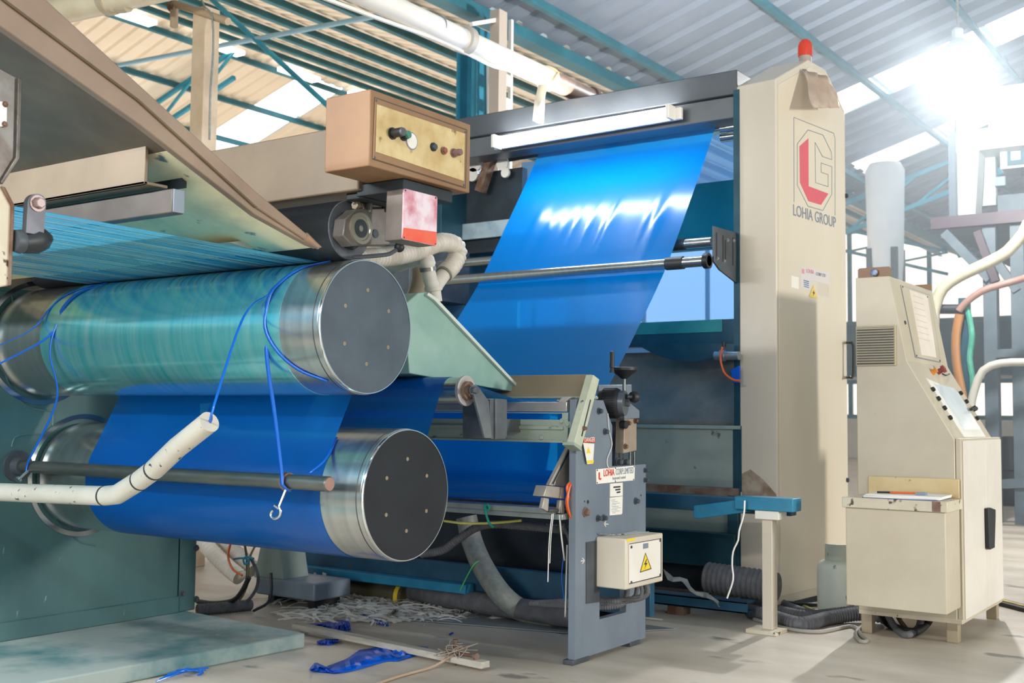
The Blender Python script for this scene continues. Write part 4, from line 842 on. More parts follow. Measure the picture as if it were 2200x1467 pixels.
# tube lamp on the beam
tl = thing('tube_lamp', 'long lit fluorescent tube lamp fixed along the winder top beam', 'lamp', (-3.7, 6.1, 2.9))
lp0, lp1 = Y(1066, 305, 6.27), Y(1440, 241, 6.27)
MB().bar(lp0+V((-.05, .06, .0)), lp1+V((.05, .06, .0)), .03, .075).build('batten', WHITEP, tl, bevel=.003)
MB().cyl(lp0+V((0, -.01, 0)), lp1+V((0, -.01, 0)), .030, n=20).build('glowing_tube', emit('tube_glow', '#f6fbff', 45), tl)
for p in (lp0, lp1): MB().box(p+V((-.012, -.045, -.045)), p+V((.012, .05, .045))).build('end_holder', WHITEP, tl, bevel=.003)
# pneumatic valve with orange hose
vl = thing('pneumatic_valve', 'small steel pneumatic valve with a curved red hose beside the cream pillar', 'valve', Y(1560, 780, 6.30))
MB().cyl(Y(1536, 764, 6.30), Y(1588, 764, 6.30), .026, n=18).lathe([(0, .034), (.03, .034)], Y(1548, 764, 6.30), UX, 18).build('body', mat('valve_steel', '#a9b4ba', None, rough=.3, metal=.8), vl)
MB().tube(spline(yp([(1552, 745), (1548, 770), (1556, 800), (1574, 815), (1590, 818)], 6.25), .01), .007, 8).build('red_hose', ORANGE, vl)
MB().lathe([(0, .012), (.03, .012)], Y(1556, 745, 6.27), UZ, 12).build('elbow_fitting', BLACK, vl)
MB().prism(yp([(1570, 795), (1588, 785), (1588, 822), (1574, 822)], 6.29), (0, .02, 0)).build('blue_cover', BLUEX, vl)
# blue beam on a cream stand
lgp = Z(1650, 1361, 0); yf_ = lgp.y
bb = thing('blue_cross_beam', 'bright blue steel cross beam with chipped paint resting on the cream stand', 'beam', Y(1560, 1110, yf_))
bz1, bz0 = Y(1640, 1068, yf_).z, Y(1640, 1096, yf_).z; bxr = Y(1708, 1080, yf_).x; bxl = Y(1490, 1090, yf_).x
MB().box((bxl+.25, yf_-.03, bz0), (bxr, yf_+.09, bz1)).build('beam_end', BLUET, bb, bevel=.004)
MB().prism([Y(a, c, yf_+.0) for a, c in ((1490, 1086), (1556, 1078), (1600, 1071), (1604, 1100), (1500, 1114), (1490, 1112))], (0, .07, 0)).build('bent_flange', BLUET, bb, bevel=.003)
MB().box((-4.9, yf_+.12, Y(1450, 1094, yf_+.12).z), (bxl+.5, yf_+.2, Y(1450, 1062, yf_+.12).z)).build('rear_beam', BLUEB, bb, bevel=.004)
cl = thing('support_stand', 'slim cream support stand on a floor plate under the blue cross beam', 'stand', (lgp.x, yf_, 0))
lx0, lx1 = Y(1637, 1230, yf_).x, Y(1659, 1230, yf_).x
MB().box((lx0, yf_, .02), (lx1, yf_+.07, bz0-.045)).build('upright', CREAM, cl, bevel=.003)
MB().box((lx0-.03, yf_-.02, bz0-.045), (lx1+.045, yf_+.09, bz0)).build('cap', WHITEP, cl, bevel=.003)
MB().box((lx0-.07, yf_-.05, 0), (lx1+.04, yf_+.1, .02)).build('floor_plate', CREAMD, cl, bevel=.002)
wc = MB().tube(spline(yp([(1600, 1075), (1598, 1105), (1588, 1140), (1586, 1160), (1575, 1185), (1573, 1215), (1575, 1245), (1562, 1285)], yf_-.06), .02), .0045, 8).build('hanging_string', PAPER); tag(wc, 'white string hanging from the bright blue cross beam', 'string')
# base beams, on the floor
YF = 5.84
fb = thing('floor_beam', 'long scuffed dark blue floor beam running under the slitter post to the right', 'beam', (-3.5, YF+.1, .04))
fz1 = Y(1604, 1294, YF).z; fxr = Y(1606, 1320, YF).x
MB().box((-5.4, YF, .05), (fxr, YF+.012, fz1)).box((-5.4, YF, fz1-.012), (fxr, YF+.11, fz1)).box((-5.4, YF, .05), (fxr, YF+.11, .062)).build('channel_section', BLUEB, fb, bevel=.003)
for x_ in (-5.0, -3.9, -2.95): MB().box((x_-.05, YF+.01, 0), (x_+.05, YF+.10, .05)).build('packing_block', RUST, fb)
YG = 5.1
fc = thing('lower_frame_beam', 'narrow blue frame beam low under the machine behind the lower drum', 'beam', (-4.4, YG, .3))
gz1, gz0 = Y(700, 1222, YG).z, Y(700, 1240, YG).z
gx0, gx1 = Y(570, 1210, YG).x, Y(1000, 1255, YG).x
MB().box((gx0, YG, gz0), (gx1, YG+.08, gz1)).build('beam_section', BLUET, fc, bevel=.003)
MB().box((gx0+.02, YG+.09, gz0-.02), (gx1+1.1, YG+.14, gz1+.1)).build('rear_section', BLUEB, fc, bevel=.003)
for x_ in (gx0+.06, gx1-.25, gx1+.6): MB().box((x_, YG+.1, 0), (x_+.12, YG+.2, gz0)).build('stub_leg', BLUEB, fc, bevel=.003)
gb = thing('grey_gear_casing', 'low grey gear casing under the blue frame beam near the green panel', 'casing', (-5, 5, 0))
cA = Y(545, 1306, 4.7); cz = Y(600, 1245, 4.7).z
MB().box((Y(548, 1300, 4.7).x, 4.7, .05), (Y(675, 1290, 4.7).x, 5.0, cz)).build('casing', GREYP, gb, bevel=.01)
MB().prism(yp([(545, 1240), (560, 1170), (600, 1170), (610, 1245)], 4.72), (0, .2, 0)).build('upright', TRAY, gb, bevel=.004)
for a in (565, 650): MB().box(V((Y(a, 1300, 4.7).x, 4.74, 0)), V((Y(a, 1300, 4.7).x+.05, 4.95, .05))).build('foot', BLACK, gb)
gt = thing('gold_tube_roller', 'bronze coloured horizontal tube with a yellow band below the blue frame beam', 'tube', (-4.2, 5.3, .1))
MB().lathe([(0, .075), (.75, .075)], Y(680, 1256, 5.28), UX, 28).build('tube', mat('bronze_tube', '#6f6650', '#857a60', 6, .3, .5), gt)
MB().lathe([(.70, .078), (.73, .078)], Y(680, 1256, 5.28), UX, 28).build('yellow_band', YELLOW, gt)
# big grey suction hoses under the machine
tag(MB().tube(spline([Y(1002, 1110, 5.2), Y(1015, 1165, 5.2), Y(1040, 1222, 5.12), Z(1080, 1280, .14), Z(1125, 1312, .064), Z(1190, 1322, .064)], .03), .06, 20).build('suction_hose', HOSEG, angle=80), 'thick grey suction hose curving from under the machine down to the floor', 'hose')
tag(MB().tube(spline([Y(860, 1272, 5.35), Y(900, 1270, 5.3), Y(950, 1282, 5.2), V((-3.3, 5.08, .075)), V((-3.05, 5.1, .07))], .03), .058, 20).build('suction_hose', HOSEB, angle=80), 'dark suction hose lying on the floor among the white tape waste', 'hose')
tag(hose([Y(905, 1190, 4.6), Y(950, 1182, 4.6), Y(985, 1158, 4.6), Y(1020, 1135, 4.6), Y(1060, 1126, 4.6), Y(1150, 1132, 4.65), Y(1230, 1140, 4.7)], .02, .016, .1, 12).build('conduit', HOSEB, angle=70), 'dark ribbed conduit swinging from behind the lower drum along the pale lower rail', 'conduit')
tag(MB().tube(spline([Y(955, 1119, 4.45), Y(1000, 1124, 4.45), Y(1060, 1123, 4.5), Y(1120, 1118, 4.5)], .03), .006, 8).build('yellow_wire', mat('yellow_wire', '#d9d36a', None)), 'thin yellow wire running below the lower rail to the twine knot', 'wire')
tag(MB().tube(spline([Y(1034, 1206, 5.09), Y(1022, 1208, 5.07), Y(1005, 1235, 5.05), Y(988, 1270, 5.03)], .02), .004, 6).build('green_string', mat('green_string', '#49b36a', None)), 'thin green string hanging by the thick grey suction hose', 'string')
db = MB().box((-5.3, 5.45, 0), (-2.95, 5.5, .72)); tag(db.build('painted_shade_sheet', DARK), 'dark sheet painted as the deep shade under the machine behind the hoses', 'panel')  # dark sheet standing in for the shaded void below the machine
# ================================================================== PILLAR
pa = math.radians(6.3); PY = V((math.sin(pa), math.cos(pa), 0)); PX_ = V((math.cos(pa), -math.sin(pa), 0))
PC = Z(1672, 1312, 0)
def pf(a, c, off=0.0): return P(a, c, PC+PX_*off, PX_)
pil = thing('winder_cabinet', 'tall cream pillar cabinet with a pitched top and a red letter emblem', 'cabinet', PC-PX_*.13+PY*.46)
DW, DL, DH, PK = .262, .935, 3.115, 3.335
def loc(x_, y_, z_): return PC+PX_*x_+PY*y_+UZ*z_
MB().prism([loc(0, y_, z_) for y_, z_ in ((0, .03), (DL, .03), (DL, DH), (.66, PK-.01), (.42, PK), (0, DH))], PX_*(-DW)).build('cabinet_shell', CREAM, pil, bevel=.006, angle=20)
MB().prism([loc(-DW-.02, -.006, z_) for z_ in (.05,)]+[loc(-DW+.02, -.006, .05), loc(-DW+.02, -.006, DH-.02), loc(-DW-.02, -.006, DH-.02)], PY*.03).build('edge_strip', DKTEAL, pil)
MB().prism([loc(.003, y_, z_) for y_, z_ in ((.025, .08), (DL-.015, .08), (DL-.015, DH-.03), (.64, PK-.05), (.43, PK-.045), (.025, DH-.03))], PX_*(-.003)).build('front_door', mat('door_cream', '#d6c7b0', '#e0d3bf', 1.2, .33, 0, .01, (1, 1, .3), .35, .7, 5, .06), pil, bevel=.001)
MB().prism([loc(-DW, -.012, z_) for z_ in (0, .03)]+[loc(0, -.012, .03), loc(0, -.012, 0)], PY*DL).build('plinth', DARK, pil)
# lamp on top, loose flap
bl = loc(-.06, .50, PK-.02)
bc = thing('beacon_lamp', 'small red beacon lamp on the peak of the cream pillar', 'lamp', bl)
MB().lathe([(0, .045), (.02, .045), (.03, .038), (.07, .038)], bl, UZ, 24).build('lamp_base', mat('beacon_base', '#a89a90', None, rough=.5), bc)
MB().lathe([(.07, .044), (.10, .046), (.14, .044), (.165, .034), (.18, .016), (.183, .001)], bl, UZ, 24).build('red_dome', film('red_dome', '#c9503f', '#ff8a70', .15, .4, .1), bc)
fl = MB(); fr = [pf(1723, 148, .012), pf(1782, 166, .10), pf(1806, 232, .15), pf(1749, 232, .16)]
rows = []
for i in range(7):
    u = i/6; a = fr[0].lerp(fr[3], u); c_ = fr[1].lerp(fr[2], u)
    rows.append([a.lerp(c_, k/10)+PX_*(.012*math.sin(k*1.7+i)) for k in range(11)])
tag(MB().grid(rows).build('paper_flap', mat('tan_paper', '#b39a86', '#c7b19d', 8, .6, 0, .1), solid=.002), 'tan paper sheet taped loosely over the top of the cream pillar', 'paper sheet')
hnd = MB().tube(spline([pf(1821, 736, 0), pf(1826, 736, .05), pf(1833, 742, .07), pf(1833, 806, .07), pf(1826, 810, .05), pf(1821, 811, 0)], .01), .009, 10); hnd.build('door_handle', BLACK, pil)
for a, c in ((1817, 421), (1819, 1031)): MB().lathe([(0, .016), (.012, .014)], pf(a, c), PX_, 14).build('door_stud', INK, pil)
def pfp(pts, off, th, nm, m_, par=None): return MB().prism([pf(a, c, off) for a, c in pts], PX_*(-th)).build(nm, m_, par or pil)
def pline(pts, nm='emblem_outline', r=.0022, closed=False, m_=INKG): return MB().tube([pf(a, c, .004) for a, c in pts], r, 5, closed).build(nm, m_, pil)
pline([(1706, 434), (1705.5, 252), (1791, 286), (1794, 298), (1794, 463)])
pline([(1736, 279), (1768, 290), (1786, 327), (1787, 343), (1767, 336), (1751, 306), (1752, 392), (1779, 401), (1779, 375), (1764, 370), (1764, 350), (1787, 358), (1787, 417), (1768, 452), (1736, 443), (1713, 398), (1713, 309)], closed=True)
pfp([(1737, 297), (1737.5, 400), (1780, 416), (1764, 440), (1737, 432), (1719, 392), (1718, 314)], .0045, .001, 'emblem_letter', mat('emblem_red', '#d6606a', None, rough=.5))
tA_, tB_ = pf(1703.5, 462, .0045), pf(1795, 489, .0045)
text('LOHIA GROUP', .098, tA_, tB_-tA_, UZ, INKG, pil, space=1.0).name = 'lettering'
lt = [o for o in pil.children if o.name.startswith('lettering')][-1]
wd_ = max(v.co.dot((tB_-tA_).normalized()) for v in lt.data.vertices)-min(v.co.dot((tB_-tA_).normalized()) for v in lt.data.vertices)
k_ = (tB_-tA_).length/wd_; dx_ = (tB_-tA_).normalized(); o0 = tA_-pil.location
for v in lt.data.vertices:
    r_ = v.co-o0; v.co = o0+dx_*(r_.dot(dx_)*k_)+(r_-dx_*r_.dot(dx_))
pfp([(1720.5, 571), (1782, 586), (1782.5, 639), (1758, 634), (1757, 605), (1741, 602), (1740, 624), (1720.5, 618)], .0045, .0015, 'nameplate', mat('pillar_plate', '#d8cfc9', None, rough=.4))
pfp([(1701, 592), (1716, 596), (1716, 621), (1701, 617)], .004, .001, 'small_plate', LABELW)
for i in range(4): pfp([(1726, 601+i*4.2), (1738, 604+i*4.2), (1738, 606+i*4.2), (1727+i*.5, 603.3+i*4.2)], .0052, .0006, 'data_field', mat('field_blue', '#4a6f92', None))
text('LOHIA', .035, pf(1732, 585, .0055), PY, UZ+PY*-.0, PINK, pil); text('CORP LTD', .028, pf(1753, 591, .0055), PY, UZ, INKG, pil)
pfp([(1723, 577), (1728, 578), (1728, 588), (1723, 587)], .0055, .0006, 'emblem_letter', PINK)
pfp([(1759.5, 606), (1781, 611), (1781, 637), (1759.5, 632)], .0053, .0006, 'blank_field', CREAM)
pfp([(1748, 613), (1757, 641), (1738, 637)], .006, .0012, 'warning_triangle', mat('faded_yellow', '#e6c46a', None))
pfp([(1748.5, 623), (1746, 630), (1748, 630), (1747, 636), (1751, 628.5), (1749, 628)], .0066, .0006, 'lightning_bolt', INK)
# scuffed rust patch low on the pillar side face
def ps(a, c, off=0.0): return P(a, c, PC-PY*off, PY)
MB().prism([ps(a, c, .001) for a, c in ((1593, 1018), (1612, 1008), (1640, 1030), (1668, 1062), (1668, 1072), (1594, 1070))], PY*.0012).build('rust_patch', mat('rust_patch', '#8a6f5a', '#b7a892', 9, .6, 0, .1), pil)
# ================================================================== CONSOLE
YS = 5.98; XF_ = -1.45
con = thing('operator_console', 'cream floor-standing operator console with sloping panels and a side vent', 'console', (-1.7, 6.45, 0))
cp = [Y(a, c, YS) for a, c in ((1838, 1296), (1838, 597), (1910, 593), (1948, 775), (2052, 945), (2062, 1345))]
zlow = .115
pts = [V((cp[1].x, YS, zlow)), V((cp[1].x, YS, cp[1].z)), V((cp[2].x, YS, cp[1].z)), cp[3], V((-1.465, YS, 1.005)), V((-1.465, YS, zlow))]
CDEP = 6.93-YS
# upper box depth from its far edge
ydeep = 6.80
MB().prism(pts, (0, ydeep-YS, 0)).build('console_body', CREAM2, con, bevel=.004, angle=15)
MB().box((-1.463, YS+.01, .10), (XF_+.012, 6.88, 1.012)).build('lower_front', CREAM2, con, bevel=.003)
dy = X(2118, 1100, XF_+.016).y
MB().box((XF_+.012, YS+.04, .115), (XF_+.018, dy-.002, 1.0)).build('front_door', mat('door_white', '#ddd3c4', '#e6ddd0', 2, .35, 0, .01), con, bevel=.002)
MB().box((XF_+.012, dy+.003, .115), (XF_+.018, 6.87, 1.0)).build('front_door', mat('door_white', '#ddd3c4', '#e6ddd0', 2, .35, 0, .01), con, bevel=.002)
xh = XF_+.02
hdl = MB().prism(xp([(2115, 1092), (2121, 1090), (2131, 1094), (2131, 1110), (2129, 1176), (2120, 1180), (2117, 1178)], xh), (.02, 0, 0)).build('door_latch', BLACK, con, bevel=.003)
for x_, y_ in ((cp[1].x+.04, YS+.03), (-1.49, YS+.03), (-1.49, 6.86), (cp[1].x+.04, 6.84)):
    MB().box((x_-.028, y_-.028, 0), (x_+.028, y_+.028, .12)).build('leg', mat('leg_cream', '#a3957c', '#948468', 6, .5, 0, .03), con, bevel=.003)
MB().box((cp[1].x, YS, .095), (XF_+.01, 6.88, .118)).build('base_frame', CREAMD, con, bevel=.003)
# vent
vz0, vz1 = Y(1880, 786, YS).z, Y(1880, 700, YS).z; vx0, vx1 = Y(1840, 740, YS).x, Y(1926, 740, YS).x
MB().box((vx0, YS-.012, vz0), (vx1, YS, vz1)).build('vent_frame', mat('vent_cream', '#b5a687', None), con, bevel=.003)
b = MB(); n = 14
for i in range(n):
    z_ = vz0+.012+(vz1-vz0-.02)*(i+.5)/n; b.prism([V((vx0+.006, YS-.013, z_+.006)), V((vx0+.006, YS-.022, z_-.001)), V((vx0+.006, YS-.022, z_-.004)), V((vx0+.006, YS-.013, z_+.002))], (vx1-vx0-.015, 0, 0))
b.build('vent_louvres', mat('vent_louvre', '#b0a68f', None), con)
MB().box((vx0+.006, YS-.0135, vz0+.008), (vx1-.01, YS-.012, vz1-.008)).build('vent_gap', INK, con)
# sloping panels: upper (between cp2 and cp3) and lower (cp3 to 1.005)
u0, u1 = V((cp[2].x, YS, cp[1].z)), cp[3]; l0, l1 = cp[3], V((-1.465, YS, 1.005))
def slope(a, c): d = (c-a).normalized(); n_ = UY.cross(d)*-1; n_ = V((-d.z, 0, d.x)); n_ = n_ if n_.x > 0 else -n_; return d, n_.normalized()
dU, nU = slope(u0, u1); dL, nL = slope(l0, l1)
def onU(a, c, off=0): return P(a, c, u0+nU*off, nU)
def onL(a, c, off=0): return P(a, c, l0+nL*off, nL)
def pU(pts_, off, th, nm, m_): return MB().prism([onU(a, c, off) for a, c in pts_], -nU*th).build(nm, m_, con)
def pL(pts_, off, th, nm, m_, par=None): return MB().prism([onL(a, c, off) for a, c in pts_], -nL*th).build(nm, m_, par or con)
pU([(1935, 612), (1999, 634), (2021, 779), (1967, 768)], .003, .003, 'panel_gap', INKG)
pU([(1936.5, 613), (1999, 635), (2020, 777), (1968, 766)], .006, .004, 'upper_panel', CREAM2)
pU([(1954, 622), (1993, 636), (2012, 768), (1980, 762)], .007, .001, 'faded_chart', mat('faded_chart', '#e2d2c2', '#ecdfd0', 5, .4))
for i in range(8): pU([(1961+i*1.8, 634+i*13), (1983+i*2.2, 641+i*13), (1983+i*2.2, 642+i*13), (1961+i*1.8, 635+i*13)], .0078, .0005, 'chart_line', mat('chart_line', '#cdb6a6', None))
for a, c in ((1939, 616), (1992, 638), (1969, 764), (2019, 775)): MB().lathe([(0, .006), (.003, .005)], onU(a, c, .006), nU, 10).build('screw', INK, con)
MB().lathe([(0, .011), (.006, .009)], onU(1944, 693, 0), nU, 16).build('key_lock', GREYD, con)
pL([(1990, 812), (2058, 843), (2118, 938), (2072, 939)], .003, .003, 'control_plate', WHITEP)
scr = pL([(2007, 824), (2050, 833), (2108, 922), (2071, 922)], .006, .004, 'display', mat('display_glass', '#dbe2e2', '#e9eeec', 5, .08))
pL([(2007, 824), (2050, 833), (2108, 922), (2071, 922)], .0045, .002, 'display_bezel', mat('bezel_grey', '#aab2b0', None))
for i, (a, c) in enumerate(((2003, 837), (2015, 857), (2028, 877), (2040, 898), (2063, 845), (2075, 863), (2098, 899))):
    MB().lathe([(0, .013), (.012, .012), (.014, .009)], onL(a, c, .003), nL, 16).build('push_button', BLACK, con)
MB().lathe([(0, .016), (.02, .015), (.021, .01)], onL(2091, 879, .003), nL, 16).bar(onL(2086, 879, .024), onL(2098, 877, .024), .014, .016, up=nL).build('selector_switch', BLACK, con)
MB().lathe([(0, .018), (.008, .018), (.009, .013), (.03, .014), (.031, .009)], onL(2002, 800, 0), nL, 18).build('indicator_button', mat('amber_cap', '#d98a3c', None, rough=.3), con)
MB().lathe([(0, .016), (.03, .014), (.03, .022), (.045, .022), (.047, .015)], onL(2014, 800, 0), nL, 18).build('stop_button', mat('maroon_cap', '#8a3a34', None, rough=.35), con)
MB().tube(spline([onL(2024, 802, .002), onL(2032, 806, .01), onL(2040, 803, .004)], .01), .004, 6).build('key_chain', INK, con)
# lifting plates on top
for a0_, a1_, c0_, c1_, y_ in ((1843, 1913, 572, 597, YS+.05), (1963, 2001, 610, 640, 6.72)):
    pA_ = Y(a0_, c1_, y_); pB_ = Y(a1_, c0_, y_)
    MB().prism([V((pA_.x, y_, cp[1].z-.002)), V((pB_.x, y_, cp[1].z-.002)), V((pB_.x, y_, pB_.z-.008)), V((pB_.x-.008, y_, pB_.z)), V((pA_.x+.008, y_, pB_.z)), V((pA_.x, y_, pB_.z-.008))], (0, .008, 0)).build('lifting_plate', BROWN, con, bevel=.001)
MB().lathe([(0, .014), (.012, .02), (.02, .014)], Y(1879, 586, YS+.045), -UY, 14).build('blue_cap', mat('blue_knot', '#2c4f8a', '#c9cfd8', 20, .5), con)
# desk box in front
YD = 5.70
dx0, dx1 = Y(1814, 1200, YD).x, Y(2033, 1200, YD).x
dz1 = Y(1920, 1072, YD).z; dzl = Y(1920, 1095, YD).z; dz0 = (Y(1815, 1299, YD).z+Y(2032, 1321, YD).z)/2-.0
dk = thing('desk_shelf', 'cream box desk with a chipped ochre top shelf on the front of the console', 'desk', (-1.7, YD+.14, .15))
MB().box((dx0+.006, YD+.006, dz0), (dx1-.003, YS-.004, dzl)).build('desk_box', CREAM2, dk, bevel=.004)
MB().box((dx0-.006, YD-.012, dzl), (dx1+.012, YS-.004, dz1)).build('desk_top', CREAMD, dk, bevel=.004)
MB().box((dx0+.04, YS-.016, dz1), (dx1+.0, YS-.004, Y(1920, 1024, YS).z)).build('back_splash', mat('ochre_board', '#cfb27e', '#dcc596', 6, .5, 0, .02, (1, 1, 1), .35, .7, 5, .05, '#6a4c30', 30, .7), dk, bevel=.003)
MB().box((dx1-.06, YD-.013, dzl+.002), (dx1-.02, YD-.010, dz1-.002)).build('rust_patch', RUST, dk)
pz = dz1
ps_ = thing('paper_stack', 'stack of white papers lying on the console desk shelf', 'papers', (-1.65, YD+.1, pz))
for i in range(5):
    an = .05*math.sin(i*2.1); c_ = V((-1.66+.004*i, YD+.105, pz+.004*i)); hx, hy = .18, .115
    q = [c_+V((hx*sx*math.cos(an)-hy*sy*math.sin(an), hx*sx*math.sin(an)+hy*sy*math.cos(an), 0)) for sx, sy in ((-1, -1), (1, -1), (1, 1), (-1, 1))]
    MB().prism(q, (0, 0, .004)).build('sheet', PAPER if i else mat('blue_folder', '#51608c', None), ps_)
tag(MB().cyl((-1.72, YD+.09, pz+.026), (-1.60, YD+.13, pz+.026), .0055, n=10).lathe([(0, .003), (.012, .005)], (-1.732, YD+.086, pz+.026), (1, .33, 0), 10).build('orange_pen', ORANGE), 'orange pen lying on the white papers', 'pen')
tag(MB().cyl((-1.79, YD+.07, pz+.026), (-1.70, YD+.11, pz+.026), .005, n=10).build('black_pen', BLACK), 'black pen lying on the white papers', 'pen')
tag(MB().prism([(-1.60, YD+.06, pz+.021), (-1.555, YD+.07, pz+.021), (-1.55, YD+.09, pz+.021), (-1.595, YD+.08, pz+.021)], (0, 0, .014)).build('eraser', INKG), 'small grey eraser beside the orange pen on the papers', 'eraser')
# gas cylinder behind the console
gq = Z(1795, 1322, 0)+V((-.02, .12, 0))
gc = thing('gas_cylinder', 'squat scratched pale green gas cylinder between the pillar and the console', 'gas cylinder', gq)
gcm = mat('scratched_cylinder', '#dbe0d0', '#e6e9dc', 6, .45, 0, .03, (1, 1, .4), .35, .7, 7, .1, '#3f5a4c', 14, .66)
MB().lathe([(0, .115), (.03, .122), (.245, .122), (.27, .118), (.29, .10), (.30, .06)], gq, UZ, 36).build('body', gcm, gc)
rg = MB(); nn = 18; rows = [[gq+V((.075*math.cos(a), .075*math.sin(a), z_)) for a in [math.radians(-150+210*i/nn) for i in range(nn+1)]] for z_ in (.29, .34, .39)]
rg.grid(rows).build('valve_guard', gcm, gc, solid=.008)
MB().cyl(gq+UZ*.29, gq+UZ*.34, .02, n=14).lathe([(0, .03), (.015, .03)], gq+UZ*.34, UZ, 8).build('valve', mat('green_valve', '#3d7a5d', None), gc)
# conduits and cables on the floor
def fz(a, c, r): p = Z(a, c, r); return V((p.x, p.y, r))
cab = [
 (.036, 1, [fz(1610, 1312, .036), fz(1660, 1325, .036), fz(1720, 1340, .036), fz(1780, 1328, .036), fz(1850, 1318, .05), fz(1900, 1325, .04)], 'thickest ribbed conduit on the floor running from the cream stand under the console', HOSEB),
 (.028, 1, [fz(1600, 1290, .03), fz(1670, 1310, .03), fz(1730, 1322, .03), fz(1800, 1316, .03), fz(1870, 1305, .06)], 'second ribbed conduit lying behind the thickest one', HOSEB),
 (.024, 1, [fz(1600, 1275, .1), fz(1640, 1276, .06), fz(1700, 1305, .026), fz(1760, 1322, .026), fz(1810, 1326, .026)], 'ribbed conduit curving behind the cream stand towards the gas cylinder', HOSEB),
 (.012, 0, [fz(1590, 1255, .06), fz(1650, 1268, .04), fz(1720, 1300, .012), fz(1790, 1330, .012)], 'yellow-green earth cable crossing the conduits behind the leg', mat('yellow_green_cable', '#8f8f4a', None)),
 (.013, 0, [fz(1590, 1262, .08), fz(1640, 1285, .06), fz(1700, 1296, .03), fz(1770, 1300, .013)], 'black cable lying on top of the ribbed conduits', BLACK),
 (.010, 0, [fz(1620, 1330, .01), fz(1690, 1350, .01), fz(1760, 1357, .01), fz(1830, 1345, .01), fz(1850, 1365, .01), fz(1862, 1376, .01), fz(1850, 1378, .01), fz(1838, 1362, .01), fz(1852, 1345, .01)], 'pale thin cable looping round the left console leg', mat('pale_cable', '#9a948a', None)),
 (.022, 0, [fz(1890, 1312, .10), fz(1910, 1340, .022), fz(1960, 1358, .022), fz(1990, 1340, .03), fz(2000, 1318, .10)], 'black cable loop hanging under the console', BLACK),
 (.018, 0, [fz(1900, 1310, .10), fz(1925, 1350, .018), fz(1950, 1364, .018), fz(1975, 1345, .03), fz(1980, 1315, .10)], 'grey cable loop hanging under the console', HOSEB),
 (.012, 0, [fz(1920, 1308, .10), fz(1935, 1335, .04), fz(1948, 1352, .012), fz(1945, 1362, .012)], 'thin brown cable dropping from the console base', RUST),
]
for r, rib, pts_, lbl, m_ in cab:
    o = (hose(pts_, r, .018, .08, 12) if rib else cable(pts_, r, 10)).build('conduit' if rib else 'cable', m_, angle=70); tag(o, lbl, 'conduit' if rib else 'cable')
bd = thing('ribbed_duct', 'large grey ribbed duct lying behind the cream stand at the pillar foot', 'duct', (-2.8, 6.1, .1))
hose([Y(1520, 1240, 6.1), Y(1590, 1250, 6.1), Y(1668, 1262, 6.1)],   .085, .03, .05, 24).build('duct_tube', HOSEB, bd, angle=70)
tag(MB().grid([[Y(1425+12*k, 1222+7*k+(10 if i else 0)+6*math.sin(k*1.3), 5.83)+V((0, .02*math.sin(k*2+i), 0)) for k in range(11)] for i in range(3)]).build('plastic_wrap', film('clear_wrap', '#cfd3d2', '#eef0ee', .3, .4, .35), solid=.001), 'crumpled clear plastic wrap dangling over the dark blue floor beam', 'plastic wrap')
# ================================================================== OVERHEAD
xq = -4.05
pv = thing('pvc_pipe', 'thick white PVC pipe running overhead towards the winder', 'pipe', X(1000, 90, xq))
pa0, pa1, pa2 = X(600, -95, xq), X(1185, 172, xq), X(1420, 280, xq)
pdir = (pa1-pa0).normalized(); prad = .066
MB().tube([pa0, X(1000, 88, xq), pa1], prad, 24).build('pipe_run', PVC, pv, angle=60)
c_ = X(1000, 86, xq); MB().lathe([(-.03, prad), (-.025, prad*1.28), (.025, prad*1.28), (.03, prad)], c_, pdir, 24).build('coupling', mat('grey_coupling', '#b9b0a3', None), pv)
c_ = X(940, 58, xq); MB().lathe([(-.004, prad*1.02), (.004, prad*1.02)], c_, pdir, 24).build('joint_line', INKG, pv)
MB().tube([pa1, pa1.lerp(pa2, .33)], prad*.98, 24).build('brown_end_section', mat('brown_pvc', '#a98d7c', '#8c6f62', 6, .4), pv)
c_ = pa1.lerp(pa2, .33); MB().lathe([(-.02, prad*1.15), (.02, prad*1.15)], c_, pdir, 24).build('brown_collar', mat('brown_collar', '#77594f', None), pv)
MB().tube([c_, pa2], prad*.9, 24).build('far_section', PVC, pv)
cw = spline([X(600, -40, xq), X(800, 35, xq), X(930, 82, xq), X(1010, 118, xq), X(1060, 142, xq), X(1120, 155, xq), X(1165, 178, xq)], .05)
tag(MB().tube(cw, .012, 8).build('white_cable', PVC), 'white cable slung below the overhead PVC pipe', 'cable')
st = ribbon([X(1172, 152, xq), X(1166, 185, xq), X(1160, 215, xq), Y(1156, 262, 6.22)], .075, 'hanger_strap', 'cream strap tied round the PVC pipe and holding up the tube lamp', side=UX, material=mat('cream_strap', '#e6d9bf', None, rough=.6), cat='strap')
MB().tube([pa1+pdir*(-.05)+V((.067*math.cos(a), 0, .067*math.sin(a)))+pdir*.03*math.sin(3*a) for a in [2*math.pi*i/24 for i in range(24)]], .014, 6, True).build('knot', mat('cream_strap', '#e0cf9f', None, rough=.7), st)
yc = X(1020, 150, RX0).y; w_ = abs(X(1050, 150, RX0).y-X(992, 150, RX0).y)
tcw = thing('steel_column', 'teal painted steel column rising to the roof gutter behind the white pipe', 'column', (RX0, yc, 0))
hw_ = .11
MB().box((RX0-.11, yc-hw_*1.6, 0), (RX0-.09, yc+hw_*1.6, RZ0-.3)).box((RX0+.09, yc-hw_*1.6, 0), (RX0+.11, yc+hw_*1.6, RZ0-.3)).box((RX0-.09, yc-.012, 0), (RX0+.09, yc+.012, RZ0-.3)).build('h_section', TEAL, tcw)
